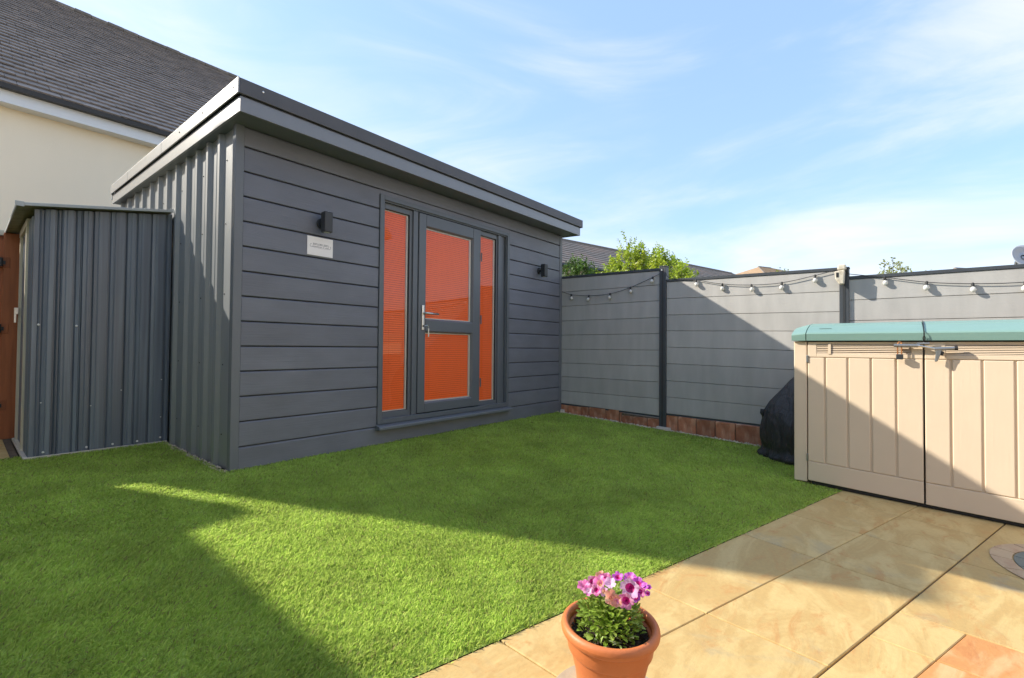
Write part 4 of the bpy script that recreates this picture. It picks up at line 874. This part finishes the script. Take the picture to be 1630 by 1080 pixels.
def flower(u, v, yd, size, pm, tm, tilt, spin, seed):
    rq = random.Random(seed); c = px_pt(u, v, yd); nrm = (toc*tilt + Vector((0, 0, 1))*(1-tilt*0.5) + Vector((rq.uniform(-.35, .35), rq.uniform(-.35, .35), 0))).normalized()
    a_ = nrm.cross(Vector((0, 0, 1))).normalized(); b_ = nrm.cross(a_); n = 40; rows_ = [0.10, 0.30, 0.48, 0.70, 0.88, 1.0]; V_ = []; F = []
    for j, t in enumerate(rows_):
        for k in range(n):
            an = 2*PI*k/n; lobe = 1-0.20*abs(math.cos(2.5*an+spin))**6*(t**2) + 0.05*math.sin(11*an+seed)*(t**3); r = size*t*lobe
            hgt = size*(-0.55*(1-t)**1.6 + 0.10*math.sin(5*an+spin)*t*t + 0.07*math.sin(13*an+seed)*t**3)
            V_.append(c+a_*(r*math.cos(an))+b_*(r*math.sin(an))+nrm*hgt)
    for j in range(2, len(rows_)-1):
        for k in range(n): F.append((j*n+k, j*n+(k+1) % n, (j+1)*n+(k+1) % n, (j+1)*n+k))
    m = MB(); m.add(V_, F); o = m.build('flower', M[pm], fl, smooth=True, recalc=False)
    F = [tuple(range(n))]
    for j in range(2):
        for k in range(n): F.append((j*n+k, j*n+(k+1) % n, (j+1)*n+(k+1) % n, (j+1)*n+k))
    m = MB(); m.add(V_, F); m.build('throat', M[tm], o, smooth=True, recalc=False)
FL = [(951, 936, 1.38, .012, 'pinkpetal', 'magenta', 1.0), (1013, 946, 1.37, .012, 'purple', 'magenta', 1.0), (963, 938, 1.38, .011, 'whitepink', 'peach', .9), (1020, 938, 1.38, .013, 'pinkpetal', 'magenta', 1.0), (931, 928, 1.43, .016, 'pinkpetal', 'pinkpetal', .5), (939, 936, 1.40, .013, 'pinkpetal', 'whitepink', .8), (945, 922, 1.45, .014, 'pinkpetal', 'magenta', .5), (956, 924, 1.42, .019, 'pinkpetal', 'peach', .5),
      (959, 914, 1.46, .015, 'peach', 'pinkpetal', .4), (967, 919, 1.43, .017, 'pinkpetal', 'magenta', .6), (973, 924, 1.40, .014, 'whitepink', 'whitepink', .5), (985, 914, 1.45, .014, 'purple', 'magenta', .4),
      (1004, 933, 1.37, .0225, 'whitepink', 'magenta', 1.5), (998, 953, 1.35, .0185, 'pinkpetal', 'magenta', 1.5), (975, 947, 1.35, .0175, 'peach', 'peach', 1.0), (983, 953, 1.345, .013, 'peach', 'pinkpetal', 1.0),
      (1004, 915, 1.44, .0165, 'purple', 'pinkpetal', .4), (1017, 926, 1.40, .017, 'purple', 'magenta', .6), (1025, 929, 1.42, .013, 'purple', 'purple', .5), (1033, 930, 1.42, .009, 'purple', 'magenta', .5), (1032, 940, 1.40, .007, 'purple', 'magenta', .5)]
for i, (u, v, yd, s, pm, tm, tl) in enumerate(FL): flower(u, v, yd, s*1.28, pm, tm, tl, i*0.7, i+1)

# ---------------------------------------------------------------- gate at the far left
gt = thing('wooden_gate', (-1.6, 2.95, 0), 'red brown boarded timber gate seen behind the metal shed', 'gate')
for i in range(12):
    x = -2.62+i*0.135; b = MB(); b.box(x, x+0.131, 2.93, 2.955, 0.06, 1.93); b.build('board', M['gatewood'], gt, bevel=0.003)
for z in (0.28, 1.02, 1.66):
    b = MB(); b.box(-2.62, -1.03, 2.895, 2.928, z, z+0.10); b.build('rail', M['gatewood'], gt, bevel=0.003)
    b = MB(); b.box(-1.42, -1.06, 2.885, 2.893, z+0.03, z+0.065); b.tube([(-1.09, 2.88, z+0.01), (-1.09, 2.88, z+0.09)], 0.014, 10); b.build('hinge', M['darkmetal'], gt)
b = MB(); b.prism([(-2.6, 0.40), (-2.5, 0.38), (-1.10, 1.01), (-1.2, 1.02)], 'y', 2.897, 2.926); b.build('brace', M['gatewood'], gt)
b = MB(); b.box(-1.075, -0.955, 2.90, 3.00, 0, 2.0); b.build('gate_post', M['gatewood'], gt, bevel=0.004)
cw = thing('garden_wall', (-1.6, 3.2, 0), 'pale topped side wall just behind the red brown gate', 'wall')
b = MB(); b.box(-3.6, -0.8, 3.02, 3.14, 0, 1.98); b.build('wall', M['gatewood'], cw); b = MB(); b.box(-3.6, -0.98, 2.99, 3.17, 1.982, 2.035); b.build('coping', M['shedcream'], cw, bevel=0.004)

# ---------------------------------------------------------------- neighbouring house, left
YE, ZE, PT, YR = 8.80, 5.70, 0.71, 18.9; ZR = ZE+PT*(YR-YE); HX0, HX1 = -7.05, 6.75
nh = thing('neighbouring_house', (0, 9.1, 0), 'tall cream rendered house with dark tiled roof behind the metal shed', 'house')
b = MB(); b.box(HX0+0.1, HX1-0.1, 9.10, 9.35, 0, 5.52); b.prism([(9.35, 0), (28.2, 0), (28.2, 5.6), (YR, ZR-0.3), (9.35, 5.6)], 'x', HX0+0.12, HX0+0.30); b.prism([(9.35, 0), (28.2, 0), (28.2, 5.6), (YR, ZR-0.3), (9.35, 5.6)], 'x', HX1-0.30, HX1-0.12); b.box(HX0+0.3, HX1-0.3, 28, 28.2, 0, 5.5); b.build('wall', M['render'], nh)
b = MB(); b.box(HX0, HX1, 8.825, 8.85, 5.355, 5.585); b.box(HX0, HX1, 8.85, 9.10, 5.355, 5.375); b.build('fascia_board', M['white'], nh)
b = MB(); b.prism([(8.70, 5.585), (8.825, 5.585), (8.825, 5.668), (8.69, 5.668)], 'x', HX0, HX1); b.build('gutter', M['gutter'], nh)
b = MB(); b.add([(HX0, YE, ZE-0.03), (HX1, YE, ZE-0.03), (HX1, YR, ZR-0.03), (HX0, YR, ZR-0.03), (HX1, 2*YR-YE, ZE-0.03), (HX0, 2*YR-YE, ZE-0.03)], [(0, 1, 2, 3), (3, 2, 4, 5)]); rf = b.build('roof', M['tile'], nh)
CE = 0.27; nc = int((YR-YE)/CE); TW = 0.30; sl = math.sqrt(1+PT*PT)
ta = math.atan(PT)
def tile_geo(b, cx_, cy_, cz_, w2, l2):
    dy, dz = math.cos(ta), math.sin(ta); ny_, nz_ = -math.sin(ta), math.cos(ta); th = 0.030
    P = []
    for sx in (-w2, w2):
        for t, lift in ((-l2, 0.042), (l2, 0.002)):
            for h in (0, th):
                P.append((cx_+sx, cy_+dy*t+ny_*(lift+h), cz_+dz*t+nz_*(lift+h)))
    b.add(P, [(0, 2, 3, 1), (4, 5, 7, 6), (0, 1, 5, 4), (2, 6, 7, 3), (1, 3, 7, 5), (0, 4, 6, 2)])
tb = MB(); tile_geo(tb, 0, 0, 0, TW/2-0.003, CE*sl/2+0.02); tme = tb.mesh('roof_tile', M['tile'])
rest = MB(); cand = []
for c in range(nc):
    yc = YE+CE*(c+0.5); zc = ZE+PT*(yc-YE)-0.025
    for i in range(int((HX1-HX0)/TW)):
        x = HX0+TW*(i+0.5)+(TW/2 if c % 2 else 0); cand.append((x, yc, zc))
vis = [q for q in cand if -1.3 < q[0] < 4.0 and q[0] < -1.0+ (q[1]-8)*0.35 + 3.0]
vis.sort(key=lambda q: (q[0]-CAM.x)**2+(q[1]-CAM.y)**2); chosen = set(vis[:290])
for q in cand:
    jx, jz = random.uniform(-.003, .003), random.uniform(-.004, .006)
    if q in chosen:
        o = bpy.data.objects.new('roof_tile', tme); COL.objects.link(o); o.parent = rf; o.location = (q[0]+jx-nh.location.x, q[1]-nh.location.y, q[2]+jz)
    else: tile_geo(rest, q[0]+jx, q[1], q[2]+jz, TW/2-0.003, CE*sl/2+0.02)
o = rest.build('roof_tiles', M['tile'], rf, recalc=False); tag(o, kind='stuff')
rb = MB()
rb.tube([(-0.22, YR, ZR-0.02), (0.22, YR, ZR-0.02)], 0.15, 10); rme = rb.mesh('ridge_tile', M['ridge'])
for i in range(int((HX1-HX0)/0.45)):
    o = bpy.data.objects.new('ridge_tile', rme); COL.objects.link(o); o.parent = rf; o.location = (HX0+0.225+0.45*i, -nh.location.y, random.uniform(-.01, .015)); 

# unseen block added left of the frame to cast shade on the near lawn
nw = thing('lawn_shade_block', (-5, 2, 0), 'unseen cream block added left of the garden to shade the near lawn', 'house')
b = MB(); b.box(-7.6, -3.80, -7.5, 5.35, 0, 4.05); b.build('wall', M['render'], nw)
b = MB(); b.box(-7.8, -3.68, -7.7, 5.50, 4.08, 4.36); b.build('roof', M['tile'], nw)
b = MB(); b.box(-3.79, -3.36, 5.30, 5.48, 0, 4.07); b.box(-3.675, -3.36, 5.30, 5.48, 4.07, 4.34); b.build('shadow_notch_fin', M['render'], nw)  # added upright that shapes the notch in the lawn shadow
cs = thing('lawn_shade_column', (-2.78, 5.0, 0), 'tall slim cream column added out of view to shade the lawn', 'shadow caster')
b = MB(); b.box(-2.96, -2.56, 4.90, 5.12, 0, 5.89); b.build('stack', M['render'], cs)  # unseen column added to cast the straight shadow edge over lawn and patio
b = MB(); b.box(-2.97, -2.55, 4.89, 5.13, 5.892, 5.97); b.build('crown', M['concrete'], cs)

# ---------------------------------------------------------------- houses behind the fence
def W_(X, Y): v = to_loc(Vector((X, Y, 0))); return (CAM.x+v.x, CAM.y+v.y)
def far_house(name, label, p0, p1, zr_, run, ze, mt, hipl=0.0, hipr=3.4, courses=0, wall='rearwall', cat='house'):
    """gabled/hipped house: ridge p0-p1 (camera-frame X,Y), eave run to both sides"""
    a, c = Vector((*W_(*p0), 0)), Vector((*W_(*p1), 0)); d = (c-a).normalized(); n_ = Vector((d.y, -d.x, 0))
    if n_.dot(Vector((CAM.x, CAM.y, 0))-a) < 0: n_ = -n_
    t = thing(name, ((a.x+c.x)/2, (a.y+c.y)/2, 0), label, cat)
    A, Cc = a+Vector((0, 0, zr_)), c+Vector((0, 0, zr_))
    e = [a-d*hipl+n_*run, c+d*hipr+n_*run, c+d*hipr-n_*run, a-d*hipl-n_*run]; E_ = [v+Vector((0, 0, ze)) for v in e]
    b = MB(); b.add([A, Cc]+E_, [(0, 2, 3, 1), (1, 3, 4), (1, 4, 5, 0), (0, 5, 2)]); r = b.build('roof', M[mt], t)
    k = 0.4; we = [a-d*(hipl-k)+n_*(run-k), c+d*(hipr-k)+n_*(run-k), c+d*(hipr-k)-n_*(run-k), a-d*(hipl-k)-n_*(run-k)]
    b = MB(); b.add([v for v in we]+[v+Vector((0, 0, ze-0.05)) for v in we], [(0, 1, 5, 4), (1, 2, 6, 5), (2, 3, 7, 6), (3, 0, 4, 7)]); b.build('wall', M[wall], t)
    b = MB(); b.tube([E_[0]-Vector((0, 0, .06)), E_[1]-Vector((0, 0, .06))], 0.07, 6); b.build('gutter', M['gutter'], t)
    b = MB(); b.tube([A, Cc], 0.09, 6); b.tube([Cc, E_[1]], 0.06, 6); b.tube([Cc, E_[2]], 0.06, 6)
    if hipl > 0: b.tube([A, E_[0]], 0.06, 6)
    b.build('ridge_tiles', M['ridge'], r)
    if courses:
        b = MB()
        for i in range(courses):
            t0, t1 = i/courses, (i+1.06)/courses
            P0 = E_[0].lerp(A, t0); P1 = E_[1].lerp(Cc, t0); P2 = E_[1].lerp(Cc, min(t1, 1)); P3 = E_[0].lerp(A, min(t1, 1)); up_ = Vector((0, 0, 1))
            b.add([P0+up_*0.055, P1+up_*0.055, P2+up_*0.012, P3+up_*0.012, P0+up_*0.010, P1+up_*0.010], [(0, 1, 2, 3), (4, 5, 1, 0)])
        tag(b.build('roof_courses', M[mt], r), kind='stuff')
    return t
far_house('bungalow', 'long low house with a brown tiled roof behind the bright shrub', (-1.2, 18.9), (14.7, 30.7), 6.0, 3.45, 4.05, 'tile2', 0.0, 3.3, courses=12)
far_house('far_house', 'distant house with a small ochre hipped roof above the middle fence panel', (21.5, 40.0), (22.9, 40.6), 8.15, 4.9, 6.1, 'ocretile', 4.9, 4.9, courses=10)
far_house('far_house', 'distant house with a low blue slate roof peak near the satellite dish', (29.0, 30.0), (30.0, 30.2), 6.35, 3.4, 5.2, 'slate', 3.2, 3.2, courses=8)

# ---------------------------------------------------------------- shrubs and saplings behind the fence
def shrub(name, label, cat, base, leaves, m, blobs, lsz, upright=0.6, trunk_h=1.0, group=None, twigs=0):
    """crown of leaf blades gathered on shoots; blobs = list of (x,y,z,rx,ry,rz,n)"""
    t = thing(name, (base[0], base[1], 0), label, cat, group)
    st = MB(); cr = MB(); rq = random.Random(hash(label) % 1000 if False else len(label)*7)
    st.tube([(base[0], base[1], 0), (base[0], base[1], trunk_h)], 0.045, 8, 0.03)
    for (x, y, z, rx, ry, rz, n) in blobs:
        st.tube([(base[0], base[1], trunk_h*0.8), ((base[0]+x)/2, (base[1]+y)/2, (trunk_h+z)/2), (x, y, z)], 0.02, 6, 0.006)
        shoots = max(4, int(n/8.5))
        for _ in range(shoots):
            while True:
                q = Vector((rq.uniform(-1, 1), rq.uniform(-1, 1), rq.uniform(-1, 1)))
                if 0.2 < q.length < 1: break
            if rq.random() < 0.6: q = q.normalized()*rq.uniform(0.8, 1.05)
            p = Vector((x+q.x*rx, y+q.y*ry, z+q.z*rz)); d = (Vector((q.x*0.5, q.y*0.5, max(q.z, -0.1)*0.5+upright))+Vector((rq.uniform(-.3, .3), rq.uniform(-.3, .3), 0))).normalized()
            Ls = rq.uniform(0.10, 0.20)*lsz/0.07
            st.tube([p-d*0.05, p+d*Ls], 0.003, 4, 0.001)
            for j in range(14):
                s_ = j/13; a = j*2.4+rq.uniform(-.4, .4); o1 = d.cross(Vector((0.3, 0.2, 1))).normalized(); o2 = d.cross(o1)
                ld = (o1*math.cos(a)+o2*math.sin(a)+d*rq.uniform(0.5, 1.3)).normalized(); L_ = lsz*rq.uniform(0.6, 1.15)*(1-0.35*s_); wv = L_*0.30; b0 = p+d*Ls*s_
                sd = ld.cross(Vector((rq.uniform(-1, 1), rq.uniform(-1, 1), 1))).normalized()
                c1 = b0+ld*L_*0.5; c2 = b0+ld*L_-Vector((0, 0, 0.15*L_))
                cr.add([b0, c1+sd*wv, c2, c1-sd*wv], [(0, 1, 2, 3)])
    st.build('stems', M['bark'], t); o = cr.build('crown', M[m], t, recalc=False)
    return t
SB = [(x_, y_, z_-0.13, a_, b_, c_, n_) for (x_, y_, z_, a_, b_, c_, n_) in [(5.75, 0.05, 2.02, .30, .28, .25, 420), (5.6, -0.22, 2.10, .30, .26, .30, 600), (5.55, -0.50, 2.22, .32, .26, .34, 700), (5.45, -0.56, 2.46, .14, .10, .20, 150), (5.5, -0.80, 2.18, .30, .26, .34, 700), (5.45, -1.05, 2.08, .28, .26, .32, 600),
      (5.35, -1.28, 1.92, .26, .20, .28, 460), (5.5, -0.70, 1.8, .40, .8, .30, 700), (5.42, -0.45, 2.66, .05, .04, .10, 50), (5.45, -0.72, 2.46, .07, .06, .10, 60), (5.4, -0.95, 2.36, .07, .06, .10, 60), (5.38, -1.13, 2.26, .06, .05, .09, 50), (5.32, -1.36, 2.02, .10, .08, .16, 80),
      (5.55, -0.12, 2.32, .12, .10, .10, 80), (5.5, -0.30, 2.42, .10, .10, .10, 80)]]
shrub('laurel_shrub', 'bright yellow green shrub rising above the fence next to the garden room', 'shrub', (5.55, -0.6), 0, 'leaf', SB, 0.075, 0.9, 1.3)
shrub('dark_shrub', 'small dark green shrub between the garden room corner and the bright shrub', 'shrub', (5.9, 0.75), 0, 'darkleaf', [(5.7, 0.62, 2.08, .30, .30, .34, 900), (5.6, 0.42, 1.95, .26, .22, .26, 500), (5.75, .70, 2.32, .14, .14, .14, 200)], 0.07, 0.5, 1.3)
def sapling(name, label, u0, u1, vtop, yd, n, seed):
    """open-crowned young tree; several thin leaders with sparse leaves"""
    rq = random.Random(seed); c = px_pt((u0+u1)/2, 500, yd); t = thing(name, (c.x, c.y, 0), label, 'tree'); st = MB(); cr = MB()
    st.tube([(c.x, c.y, 0), (c.x, c.y, c.z*0.9)], 0.07, 8, 0.03)
    for i in range(n):
        f = (i+0.5)/n; u = u0+(u1-u0)*f+rq.uniform(-3, 3); hh = vtop[int(f*len(vtop))]; p = px_pt(u, hh, yd+rq.uniform(-.5, .5)); q = px_pt(u*0.6+(u0+u1)/2*0.4, 455, yd)
        pts = [Vector((c.x, c.y, c.z*0.6)), q, q.lerp(p, 0.5)+Vector((rq.uniform(-.1, .1), rq.uniform(-.1, .1), 0)), p]; st.tube(pts, 0.018, 5, 0.004)
        Lh = (p-q).length
        for _ in range(105):
            s_ = rq.random()**0.8; b0 = q.lerp(p, s_); rad = 0.36*Lh*(1.08-s_)*rq.random()**0.6+0.03
            a = rq.uniform(0, 6.3); b0 = b0+Vector((math.cos(a)*rad, math.sin(a)*rad, rq.uniform(-.08, .08))); L_ = rq.uniform(0.05, 0.10); ld = Vector((rq.uniform(-1, 1), rq.uniform(-1, 1), rq.uniform(-.8, .6))).normalized(); sd = ld.cross(Vector((rq.random(), rq.random(), 1))).normalized()
            cr.add([b0, b0+ld*L_*.5+sd*L_*.3, b0+ld*L_, b0+ld*L_*.5-sd*L_*.3], [(0, 1, 2, 3)])
    st.build('trunk', M['bark'], t); cr.build('crown', M['sapleaf'], t, recalc=False)
sapling('sapling', 'sparse yellow green young tree top above the right fence panel', 1400, 1458, [432, 412, 424, 407, 414, 424, 420, 430], 14.0, 9, 3)
sapling('sapling', 'tiny wisp of leaves just right of the larger sapling', 1472, 1484, [429, 428], 14.5, 2, 5)
sapling('sapling', 'tiny leafy twig top above the middle fence panel', 1240, 1252, [426, 427], 16.0, 2, 8)

# satellite dish on a mast behind the fence
dc = px_pt(1631, 404, 5.6); sdh = thing('satellite_dish', (dc.x, dc.y, 0), 'grey satellite dish on a mast above the right end of the fence', 'satellite dish')
nd = Vector((-0.78, -0.45, 0.35)).normalized(); ax_ = nd.cross(Vector((0, 0, 1))).normalized(); ay_ = nd.cross(ax_)
b = MB(); V_ = [dc]; n = 40; R_ = 0.150; rr2 = [0.25, 0.5, 0.75, 1.0]
for t_ in rr2:
    for k in range(n): a = 2*PI*k/n; V_.append(dc+ax_*(R_*t_*math.cos(a)*0.98)+ay_*(R_*t_*1.05*math.sin(a))+nd*(0.035*t_*t_))
F = [(0, 1+k, 1+(k+1) % n) for k in range(n)]
for j in range(3):
    for k in range(n): F.append((1+j*n+k, 1+j*n+(k+1) % n, 1+(j+1)*n+(k+1) % n, 1+(j+1)*n+k))
b.add(V_, F); o = b.build('dish', M['dish'], sdh, smooth=True, recalc=False); sf = o.modifiers.new('thick', 'SOLIDIFY'); sf.thickness = 0.006
b = MB(); b.tube([dc-nd*0.02, dc-nd*0.10, dc-nd*0.12-Vector((0, 0, .1)), (dc.x-nd.x*0.12, dc.y-nd.y*0.12, 0)], 0.02, 8); b.build('mast', M['tube'], sdh)
b = MB(); b.tube([dc-ay_*(-R_*0.9), dc+nd*0.19+Vector((0, 0, -.03))], 0.007, 6); b.build('arm', M['tube'], sdh)
b = MB(); b.tube([dc+nd*0.20+Vector((0, 0, -.03)), dc+nd*0.16+Vector((0, 0, -.02))], 0.02, 10); b.build('receiver', M['rubber'], sdh)

# ---------------------------------------------------------------- the house behind the camera (seen in the glass)
rh = thing('rear_house', (1.5, -11, -0.28), 'cream house facing the garden from behind the patio', 'house')
b = MB(); b.box(-4.5, 8.5, -14, -11.0, -0.3, 5.0); b.build('wall', M['rearwall'], rh)
b = MB(); b.prism([(-10.6, 4.95), (-14.4, 4.95), (-14.4, 5.1), (-12.5, 6.9), (-10.6, 5.1)], 'x', -4.9, 8.9); b.build('roof', M['tile'], rh)
for (x, z, w2, h2) in ((-2.5, 3.0, 1.2, 1.1), (0.6, 3.0, 1.2, 1.1), (3.6, 3.0, 1.6, 1.1), (6.6, 3.0, 1.2, 1.1), (-2.3, 0.6, 1.4, 1.2), (2.4, -0.25, 2.6, 2.25), (6.6, 0.6, 1.4, 1.2)):
    b = MB(); y = -10.96; t = 0.15
    b.box(x, x+w2, y-0.05, y, z, z+t); b.box(x, x+w2, y-0.05, y, z+h2-t, z+h2); b.box(x, x+t, y-0.05, y, z+t, z+h2-t); b.box(x+w2-t, x+w2, y-0.05, y, z+t, z+h2-t); b.box(x+w2/2-t/2, x+w2/2+t/2, y-0.05, y, z+t, z+h2-t)
    wn = b.build('window', M['white'], rh)
    g = MB(); g.box(x+t, x+w2-t, y-0.035, y-0.03, z+t, z+h2-t); g.build('pane', M['slate'], wn)
print('objects', len(bpy.data.objects))
